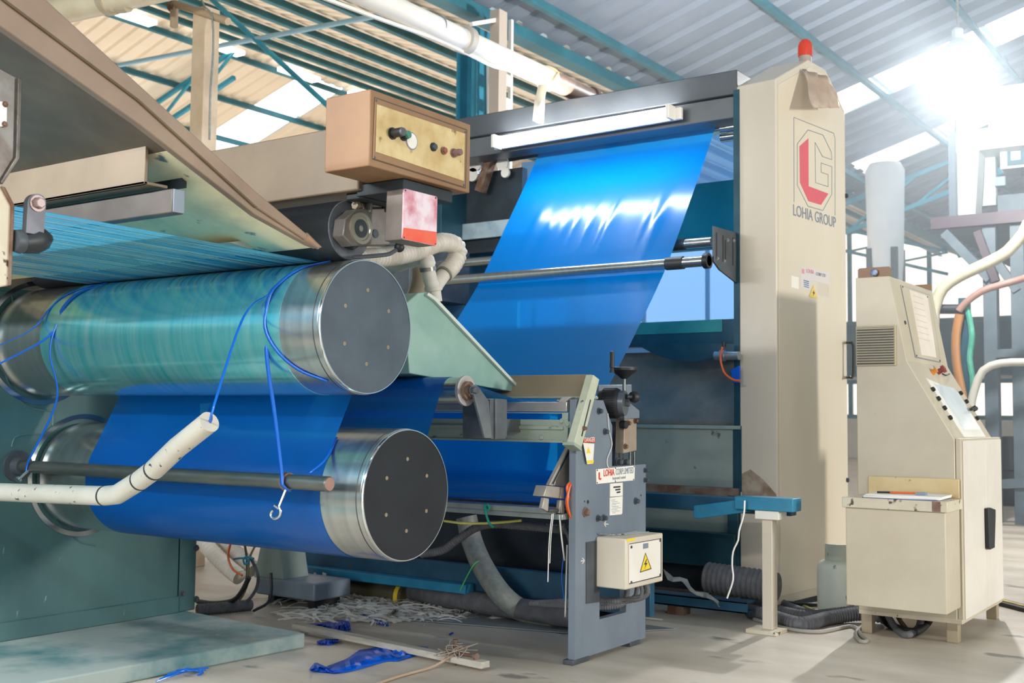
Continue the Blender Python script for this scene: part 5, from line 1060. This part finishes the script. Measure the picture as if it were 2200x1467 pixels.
MB().tube(spline([V((RX0+.13, yc+.07, 0)), V((RX0+.13, yc+.06, 2)), V((RX0+.13, yc+.09, 3.5)), V((RX0+.13, yc+.05, 5))], .2), .016, 6).build('conduit', PVC, tcw)
p1_ = X(1070, 150, -6.8); bp_ = thing('beige_post', 'slim grey-beige post beside the teal column', 'post', (p1_.x, p1_.y, 0))
MB().box((p1_.x-.06, p1_.y-.07, 0), (p1_.x+.06, p1_.y+.07, 5.3)).build('post_tube', mat('taupe_post', '#bfae9f', None), bp_)
p2_ = X(1092, 150, -6.8); ct = thing('cable_ladder', 'perforated cream cable ladder standing right of the beige post', 'cable ladder', (p2_.x, p2_.y, 0))
ztop = X(1092, 40, -6.8).z
b = MB().box((p2_.x-.02, p2_.y+.02, 0), (p2_.x+.02, p2_.y+.06, ztop)).box((p2_.x-.02, p2_.y-.09, 0), (p2_.x+.02, p2_.y-.06, ztop))
for i in range(18): b.box((p2_.x-.015, p2_.y-.06, .3+i*.25), (p2_.x+.015, p2_.y+.02, .42+i*.25))
b.build('ladder_strip', PVC, ct)
MB().bar(X(1012, 52, -6.8), X(1086, 40, -6.8), .04, .04).build('cross_tube', PVC, ct)
# pole with a T bar, left
ypol = 5.5; q = Y(440, 160, ypol); qt = Y(440, 22, ypol)
po = thing('square_pole', 'cream square pole with a short T-bar rising behind the sloping hood', 'pole', (q.x, ypol, 0))
hwp = (Y(457, 160, ypol).x-Y(423, 160, ypol).x)/2*.78
MB().box((q.x-hwp, ypol-hwp, 0), (q.x+hwp, ypol+hwp, qt.z)).build('pole_tube', mat('cream_pole', '#b89e80', '#c8b296', 4, .5), po, bevel=.004)
MB().cyl(Y(376, 8, ypol-hwp), Y(490, 46, ypol-hwp), .028, n=14).build('t_bar', mat('cream_pole2', '#ab9274', None), po)
MB().cyl(Y(374, -30, ypol-hwp), Y(374, 58, ypol-hwp), .030, n=14).build('drop_bar', mat('cream_pole2', '#ab9274', None), po)
MB().lathe([(0, .045), (.05, .045)], Y(372, 14, ypol-hwp)-UX*.02, UX, 12).build('clamp', RUST, po)
tag(MB().tube(spline([Y(425, -20, ypol-.1), Y(440, 15, ypol-.1), Y(456, 35, ypol-.1), Y(458, 110, ypol-.1), Y(452, 200, ypol-.1), Y(450, 300, ypol-.1)], .1), .008, 6).build('grey_wire', HOSEG), 'grey wire running down the cream square pole', 'wire')
# overhead duct at the upper left, tie rods
ud = thing('cream_duct', 'large cream air duct high behind the top of the sloping hood', 'duct', X(220, 10, -6.2))
da, db_ = X(60, 62, -6.2), X(420, -60, -6.2)
da = X(20, 75, -6.2); db_ = V((da.x+3.2, da.y+.5, da.z+.35))
q0, q1_ = Y(60, 40, 5.0), Y(380, -35, 5.0)
MB().cyl(q0, q1_, .10, n=24).build('duct_tube', mat('cream_duct_paint', '#d9c9a9', '#e6dac0', 3, .4), ud)
c_ = q0.lerp(q1_, .58); MB().lathe([(-.03, .115), (.03, .115)], c_, q1_-q0, 24).build('duct_collar', mat('duct_collar', '#b9aa90', None), ud)
MB().tube(spline([c_, c_+V((.1, 0, -.08)), c_+V((.22, 0, -.1))], .03), .04, 12).build('duct_stub', mat('duct_collar', '#b9aa90', None), ud)
for i, (a, c, lb_) in enumerate((((440, -15), (705, 228), 'thin teal tie rod crossing below the far roof skylights'), ((255, 140), (830, 30), 'pale blue tie rod crossing in front of the far roof at upper left'))):
    tag(MB().cyl(Y(a[0], a[1], 9.5), Y(c[0], c[1], 9.5), .031 if i else .034, n=10).build('tie_rod', mat('tie_blue', '#8fb4c6', None) if i else TEAL), lb_, 'tie rod')
# ================================================================== FLOOD LAMP, RIGHT BACKGROUND
lf = Z(2075, 1178, 0)
zl = (lambda d: CAM.z+d.z*((lf.xy-CAM.xy).length/d.xy.length))(ray(2075, 125)); LP = V((lf.x, lf.y, zl))
hb = thing('high_bay_lamp', 'blazing high-bay lamp hanging in the haze at the upper right', 'lamp', LP)
MB().lathe([(.03, .16), (.06, .155), (.13, .10), (.18, .05), (.26, .05), (.28, .03)], LP, UZ, 28).build('reflector', mat('lamp_housing', '#c9ccd0', None, rough=.4), hb)
MB().ball(LP+V((0, 0, .03)), .13, 12).build('glowing_bulb', emit('lamp_glow', '#fdfeff', 60), hb)
MB().cyl(LP+UZ*.27, V((LP.x, LP.y, roofz(LP.x)-.1)), .012, n=8).build('hanger', HOSEG, hb)
light('high_bay_light', 'POINT', LP-UZ*.22, LP-UZ, LAMPW, (.97, .99, 1.0), .06)
MZ = 12.5
c2 = Z(2191, 1127, 0); MZ = c2.y
mz = thing('mezzanine_platform', 'brown steel mezzanine platform with braced columns at the right edge', 'platform', (c2.x, MZ+1.5, 0))
z1m, z0m = Y(2100, 462, MZ).z, Y(2100, 487, MZ).z; xlm = Y(2005, 480, MZ).x
BRN = mat('brown_platform', '#3e2c33', '#48353c', 4, .5); MGR = mat('mezz_grey', '#4e5a61', '#5a666d', 4, .5)
MB().box((xlm, MZ-.1, z0m), (xlm+5, MZ+.02, z1m)).build('edge_beam', BRN, mz)
MB().box((xlm, MZ, z0m+.04), (xlm+5, MZ+4, z1m-.05)).build('deck', DKTEAL, mz)
for px_ in (2131, 2191):
    x_ = Y(px_, 800, MZ+.02).x; MB().box((x_-.07, MZ-.02, 0), (x_+.07, MZ+.12, z0m)).build('column', MGR, mz, bevel=.004)
def mbar(a, c, w_, m_, nm, dy_=0.0): MB().bar(Y(a[0], a[1], MZ+dy_), Y(c[0], c[1], MZ+dy_), w_, w_, up=UY).build(nm, m_, mz)
mbar((2030, 500), (2128, 600), .10, MGR, 'brace', -.02); mbar((2100, 497), (2140, 605), .08, BRN, 'brace', -.12); mbar((2140, 560), (2186, 625), .09, MGR, 'brace')
mbar((2140, 760), (2230, 756), .09, MGR, 'cross_beam'); mbar((2140, 1040), (2230, 1036), .10, MGR, 'cross_beam')
wm = thing('white_machine', 'white machine with a dark window standing on the brown mezzanine', 'machine', (Y(2120, 460, MZ+.3).x, MZ+.8, z1m))
WMM = mat('white_machine_paint', '#bcbcba', '#c8c8c5', 3, .4)
def wbox(a, c, dy0, dy1, nm, m_): p, q = Y(a[0], a[1], MZ+dy0), Y(c[0], c[1], MZ+dy0); MB().box((p.x, MZ+dy0, q.z), (q.x, MZ+dy1, p.z)).build(nm, m_, wm, bevel=.006)
p_ = Y(2100, 465, MZ+.3); MB().prism([V((Y(2055, 300, MZ+.3).x, MZ+.3, z1m)), V((Y(2092, 300, MZ+.3).x, MZ+.3, z1m)), Y(2104, 300, MZ+.3), Y(2055, 300, MZ+.3)], (0, .3, 0)).build('leg_panel', WMM, wm, bevel=.004)
wbox((2053, 283), (2260, 304), .25, 1.2, 'top_slab', WMM); wbox((2122, 190), (2260, 283), .3, 1.1, 'upper_cabinet', WMM)
wbox((2104, 304), (2140, 440), .7, .8, 'inner_panel', mat('mist_green', '#b9c9c6', None)); wbox((2148, 312), (2260, 352), .5, 1.0, 'display_head', WMM)
wbox((2163, 318), (2260, 346), .49, .5, 'dark_window', DKTEAL); wbox((2172, 326), (2192, 342), .485, .49, 'window_glass', LABELW)
wbox((2136, 380), (2160, 398), .5, .6, 'vent', INKG); MB().lathe([(0, .04), (.02, .04)], Y(2138, 253, MZ+.29), -UY, 14).build('knob', INKG, wm)
MB().box((Y(2143, 420, MZ+.6).x, MZ+.6, z1m), (Y(2260, 420, MZ+.6).x, MZ+.9, Y(2143, 420, MZ+.6).z)).build('base', MGR, wm)
gpst = thing('grey_post', 'grey post standing on the mezzanine left of the white machine', 'post', Y(2045, 468, MZ+.2))
MB().box((Y(2038, 400, MZ+.2).x, MZ+.2, z1m), (Y(2053, 400, MZ+.2).x, MZ+.3, Y(2045, 150, MZ+.2).z)).build('post_tube', MGR, gpst)
si = thing('silo', 'pale blue-grey silo behind the pillar in the haze', 'silo', Y(1903, 870, 20))
sc0, sc1 = Y(1903, 352, 20), Y(1903, 560, 20); rs_ = (Y(1955, 400, 20).x-Y(1852, 400, 20).x)/2*.8
SIL = mat('silo_paint', '#e0e6ec', '#e8edf1', 2, .5)
MB().lathe([(0, rs_*.9), (sc0.z-sc1.z-.12, rs_), (sc0.z-sc1.z, rs_*.8)], sc1, UZ, 40).build('tank', SIL, si)
MB().lathe([(0, .12), (sc1.z-1.6, rs_*.9)], V((sc1.x, sc1.y, 1.6)), UZ, 40).build('cone', SIL, si)
for k in range(4):
    an = math.pi/4+k*math.pi/2; MB().box((sc1.x+rs_*.9*math.cos(an)-.05, sc1.y+rs_*.9*math.sin(an)-.05, 0), (sc1.x+rs_*.9*math.cos(an)+.05, sc1.y+rs_*.9*math.sin(an)+.05, sc1.z+.2)).build('leg', MGR, si)
YH = MZ-1.2
def htube(pts_, r, nm, lbl, m_, cat='hose', drop=None, run=0):
    q = [Y(a, c, YH) for a, c in pts_]
    if drop == 'start': q = [V((q[0].x+.02, YH, r)), V((q[0].x, YH, q[0].z*.55))]+q
    if drop == 'end': q += [V((q[-1].x+.03, YH, q[-1].z*.5)), V((q[-1].x+.1, YH, r))]
    if run: q += [q[-1]+V((run*.5, .5, run*.05)), q[-1]+V((run, 1.25, run*.05))]
    tag(MB().tube(spline(q, .08), r, 12).build(nm, m_, angle=70), lbl, cat)
htube([(2005, 700), (2010, 655), (2025, 620), (2060, 594), (2115, 568), (2165, 540), (2200, 500), (2230, 470)], .06, 'cream_hose', 'thick cream hose arching past the console top to the mezzanine', mat('hose_sand', '#98917a', '#a69f8a', 6, .4), drop='start', run=1.2)
htube([(2060, 668), (2075, 650), (2110, 625), (2150, 612), (2200, 598), (2230, 590)], .035, 'brown_hose', 'thin brown hose arching below the thick cream hose', mat('hose_brown', '#86665a', None), run=1.0)
htube([(2062, 675), (2054, 720), (2055, 780), (2068, 850), (2075, 900)], .045, 'amber_hose', 'amber hose hanging down beside the console display', mat('hose_amber', '#96622f', '#86603c', 6, .4), drop='end')
htube([(2085, 890), (2093, 840), (2112, 796), (2150, 780), (2200, 778), (2230, 778)], .04, 'clear_hose', 'pale clear hose bending from the floor to the mezzanine cross beam', mat('hose_pale', '#aaa69a', None), drop='start', run=.8)
hp2 = thing('hose_stand', 'dark steel hose stand with a horizontal arm behind the console', 'stand', (Y(2073, 800, YH+.1).x, YH+.1, 0))
xs2 = Y(2073, 800, YH+.1).x; MB().box((xs2-.05, YH+.08, 0), (xs2+.05, YH+.18, Y(2073, 640, YH+.1).z)).build('upright', DKTEAL, hp2)
MB().cyl(Y(2012, 664, YH+.1), Y(2075, 664, YH+.1), .05, n=14).build('arm', BLACK, hp2)
tag(MB().tube(spline([Y(a, c, YH+.055) for a, c in ((2078, 660), (2088, 720), (2083, 770), (2090, 820), (2086, 860))], .06), .03, 8).build('green_rope', mat('green_rope', '#2f7c66', '#4f957f', 12, .7)), 'green rope hanging on the dark hose stand', 'rope')
for i, px_ in enumerate((2166, 2148)):
    g0 = Z(px_, 1085+4*i, 0); tag(MB().lathe([(0, .17), (.02, .18), (.45, .18), (.47, .16)], g0+V((0, 1.0*i, 0)), UZ, 24).lathe([(.47, .16), (.9, .15)], g0+V((0, 1.0*i, 0)), UZ, 24).build('black_drum', BLACK), ('nearer', 'farther')[i]+' black drum standing on the floor right of the console', 'drum')
ml = Z(2205, 1312, 0); m2 = Z(2120, 1290, 0); dm = (ml-m2).normalized()
fk = thing('floor_cable_cover', 'black and yellow striped cable cover strip on the floor right of the console', 'cable cover', (ml+m2)/2)
MB().bar(m2-dm*1.2+UZ*.012, ml+dm*1.0+UZ*.012, .10, .024).build('black_strip', BLACK, fk)
MB().bar(m2-dm*1.2+UZ*.026, ml+dm*1.0+UZ*.026, .035, .006).build('yellow_strip', mat('dull_yellow', '#cdb23a', '#8b7a3a', 9, .5), fk)
# ================================================================== FLOOR LITTER
rn = random.Random(11)
b = MB()
for i in range(900):
    px_ = rn.gauss(800, 130); py_ = rn.uniform(1262, 1335) if i % 3 else rn.uniform(1255, 1290)
    if not 575 < px_ < 1140: continue
    p = Z(px_, py_, .004); a = rn.uniform(0, 6.28) if i % 2 else rn.gauss(.2, .5); L_ = rn.uniform(.05, .22); cv = rn.uniform(-1.6, 1.6); wd = rn.choice((.004, .006, .009, .014, .022))
    rows = []; q = p.copy(); hh = rn.uniform(0, .02)
    for k in range(7):
        dv = V((math.cos(a), math.sin(a), 0)); nv = V((-dv.y, dv.x, 0))
        z_ = .004+hh*math.sin(math.pi*k/6)
        rows.append([V((q.x, q.y, z_))-nv*wd/2, V((q.x, q.y, z_+.001))+nv*wd/2+UZ*rn.uniform(0, .006)]); q = q+dv*L_/6; a += cv/6
    b.grid(rows)
tag(b.build('tape_waste', WHITET), 'tangle of white tape waste strewn over the floor beneath the lower drum', 'plastic waste', kind='stuff')
def scrap(outline, lbl, h=.05, seed=1, m_=BLUEX):
    r_ = random.Random(seed); lo_ = [p[1] for p in outline[0]], 0
    top_, bot_ = outline; n = 14; rows = []
    def samp(line, u):
        t = u*(len(line)-1); i = min(int(t), len(line)-2); f_ = t-i; return (line[i][0]*(1-f_)+line[i+1][0]*f_, line[i][1]*(1-f_)+line[i+1][1]*f_)
    for j in range(6):
        v = j/5; row = []
        for k in range(n*2+1):
            u = k/(n*2); a, c = samp(top_, u), samp(bot_, u); z_ = .003+h*v*0+h*max(0, math.sin(math.pi*v))*r_.uniform(.1, 1.0)
            p = Z(a[0]*(1-v)+c[0]*v, a[1]*(1-v)+c[1]*v, z_); row.append(p)
        rows.append(row)
    return tag(MB().grid(rows).build('film_scrap', m_, angle=15, solid=.0008), lbl, 'film scrap')
scrap(([(664, 1437), (678, 1422), (700, 1432), (745, 1415), (772, 1396), (800, 1392), (830, 1378), (870, 1384), (920, 1390)], [(668, 1441), (690, 1444), (720, 1447), (750, 1443), (790, 1432), (830, 1420), (855, 1420), (890, 1410), (918, 1398)]), 'largest crumpled blue film scrap on the floor below the weathered plank', .025, 3)
scrap(([(643, 1340), (690, 1338), (715, 1333), (750, 1330)], [(655, 1346), (690, 1352), (725, 1364), (754, 1352)]), 'crumpled blue film scrap on the floor above the weathered plank', .03, 5)
scrap(([(680, 1378), (700, 1372), (728, 1373)], [(684, 1384), (705, 1386), (726, 1380)]), 'small blue film scrap peeping out under the weathered plank', .02, 8)
scrap(([(777, 1316), (795, 1325), (812, 1332), (834, 1337)], [(780, 1320), (797, 1331), (815, 1341), (835, 1345)]), 'flat strip of blue film lying among the white tape waste', .012, 9)
scrap(([(964, 1362), (972, 1357)], [(967, 1365), (975, 1360)]), 'tiny blue film sliver lying alone on the floor right of the plank', .006, 12)
b = MB()
for i in range(5): b.tube(spline([Z(335+i*8, 1464-i*5, .006), Z(380+i*6, 1448-i*3, .02), Z(420+i*4, 1437+i*2, .008), Z(448-i*6, 1434+i*4, .006)], .03), .0035, 6)
tag(b.build('blue_strand_tangle', CORD), 'tangle of thin blue strands on the floor against the plinth edge', 'plastic strands')
tag(scrap(([(832, 1318), (845, 1306), (853, 1308)], [(838, 1322), (848, 1318), (858, 1312)]), 'a', .06, 21, WHITET), 'crumpled white plastic wad beside the blue strip on the floor', 'plastic wad')
wb_ = scrap(([(975, 1308), (1000, 1304), (1018, 1306)], [(978, 1318), (1000, 1318), (1019, 1315)]), 'a', .04, 22, WHITET); tag(wb_, 'white foam offcut lying near the thick grey suction hose on the floor', 'foam offcut')
k0, k1 = Z(636, 1344, .03), Z(1043, 1428, .03)
pk = thing('plank', 'long weathered wooden plank lying on the floor in front of the blue scraps', 'plank', (k0+k1)/2-UZ*.015)
MB().bar(k0, k1, .055, .028).build('board', WOOD, pk, bevel=.002)
kb0 = k0.lerp(k1, .86); kd = (k1-k0).normalized()
MB().cyl(kb0-UZ*.028, kb0+UZ*.075, .008, n=10).lathe([(.075, .013), (.083, .013)], kb0, UZ, 8).build('upright_bolt', RUST, pk)
MB().cyl(kb0+kd*.02+UZ*.025, kb0+kd*.13+UZ*.028, .007, n=10).lathe([(.0, .016), (.012, .016)], kb0+kd*.12+UZ*.027, kd, 10).build('side_bolt', RUST, pk)
b = MB()
for i in range(16):
    pts_ = [kb0+V((rn.gauss(0, .035), rn.gauss(0, .035), rn.uniform(.0, .06))) for _ in range(5)]; b.tube(spline(pts_, .015), .0022, 5)
b.build('wire_tangle', mat('tan_wire', '#a39384', None, rough=.5), pk)
tag(MB().tube(spline([kb0+UZ*.02, Z(930, 1432, .012), Z(860, 1452, .008), Z(790, 1475, .008)], .05), .006, 7).build('rope', mat('tan_rope', '#b0957c', None, rough=.8)), 'thin tan rope running from the plank end out of the frame', 'rope')
# cable bundle between the green panel and the gear casing
YQ = 4.55
def q5(pts_, y=YQ): return [Y(a, c, y) for a, c in pts_]
tag(hose(q5([(432, 1160), (455, 1185), (485, 1215), (515, 1240)], 4.9), .05, .028, .05, 16).build('flexible_hose', HOSEC, angle=70), 'cream ribbed hose sloping down behind the right edge of the green panel', 'hose')
tag(hose(q5([(470, 1160), (495, 1178), (525, 1205), (545, 1225)], 5.05), .05, .028, .05, 16).build('flexible_hose', HOSEC, angle=70), 'second cream ribbed hose just above the first behind the green panel', 'hose')
tag(MB().tube(spline(q5([(497, 1160), (490, 1195), (500, 1222), (520, 1236)], 4.7), .02), .007, 8).build('orange_cable', ORANGE), 'orange cable curving in front of the cream ribbed hoses by the green panel', 'cable')
for i, pts_ in enumerate(([(525, 1165), (530, 1200), (528, 1250), (500, 1300), (480, 1316)], [(540, 1200), (555, 1240), (545, 1275), (515, 1305), (490, 1318)], [(555, 1160), (536, 1200), (530, 1260), (505, 1298), (455, 1318)], [(582, 1230), (583, 1270), (575, 1295), (545, 1312)], [(425, 1292), (460, 1296), (500, 1290), (520, 1270), (535, 1240)])):
    tag(MB().tube(spline(q5(pts_, 4.5-.03*i), .03), (.007, .009, .006, .008, .014)[i], 8).build('cable', (mat('khaki_cable', '#6f6a4e', None), HOSEB, mat('olive_cable', '#8a8156', None), BLACK, BLACK)[i]), ('khaki', 'dark grey', 'olive', 'thin black', 'thick black')[i]+' cable drooping beside the right edge of the green panel', 'cable')
tag(MB().tube(spline(q5([(502, 1201), (515, 1199), (528, 1200), (535, 1207), (526, 1212), (523, 1200), (533, 1196), (545, 1200)], 4.4), .01), .006, 6).build('twine_tie', mat('blue_twine', '#2590ad', None)), 'blue twine tied round the hanging cables beside the green panel', 'twine')
tag(hose([V((Y(424, 1300, 4.2).x, 4.2, .03)), V((Y(470, 1300, 4.3).x, 4.35, .03)), V((Y(540, 1290, 4.5).x, 4.5, .03))], .03, .02, .05, 12).build('conduit', HOSEB, angle=70), 'dark conduit lying along the floor at the foot of the green panel', 'conduit')
for i, (a, y0_, y1_) in enumerate(((655, 1228, 1305), (677, 1230, 1282), (697, 1230, 1275))):
    ribbon([Y(a, y0_, 5.05), Y(a-2, (y0_+y1_)/2, 5.05), Y(a-(10 if i == 0 else 2), y1_, 5.0)], .018 if i != 2 else .03, 'plastic_strip', ('leftmost of the three white strips hanging from the narrow blue frame beam', 'middle of the three white strips hanging from the narrow blue frame beam', 'rightmost and widest of the three white strips hanging from the narrow blue frame beam')[i], material=WHITET, cat='strip')
ps5 = [Z(850, 1330, .003), Z(1240, 1362, .003), Z(1452, 1352, .003), Z(1330, 1335, .003), Z(1010, 1322, .003)]
tag(MB().prism(ps5, (0, 0, .004)).build('floor_sheet', mat('dark_floor_sheet', '#7d8385', '#979a98', 3, .45, .2, .03)), 'thin grey metal floor sheet under the slitter behind the post', 'floor sheet')
# ================================================================== HAZE round the blazing lamp
hz = bpy.data.materials.new('haze'); hz.use_nodes = True; nt = hz.node_tree; nt.nodes.remove(nt.nodes['Principled BSDF'])
vs = nt.nodes.new('ShaderNodeVolumeScatter'); vs.inputs['Color'].default_value = (.82, .92, 1, 1); vs.inputs['Density'].default_value = HAZED; vs.inputs['Anisotropy'].default_value = .25
nt.links.new(vs.outputs[0], nt.nodes['Material Output'].inputs['Volume'])
if HAZED > 0: tag(MB().box((-6.4, 7.6, .02), (3, 24, 5.4)).build('haze', hz), 'thin bright haze hanging in the hall around the blazing lamp at upper right', 'haze', kind='stuff')
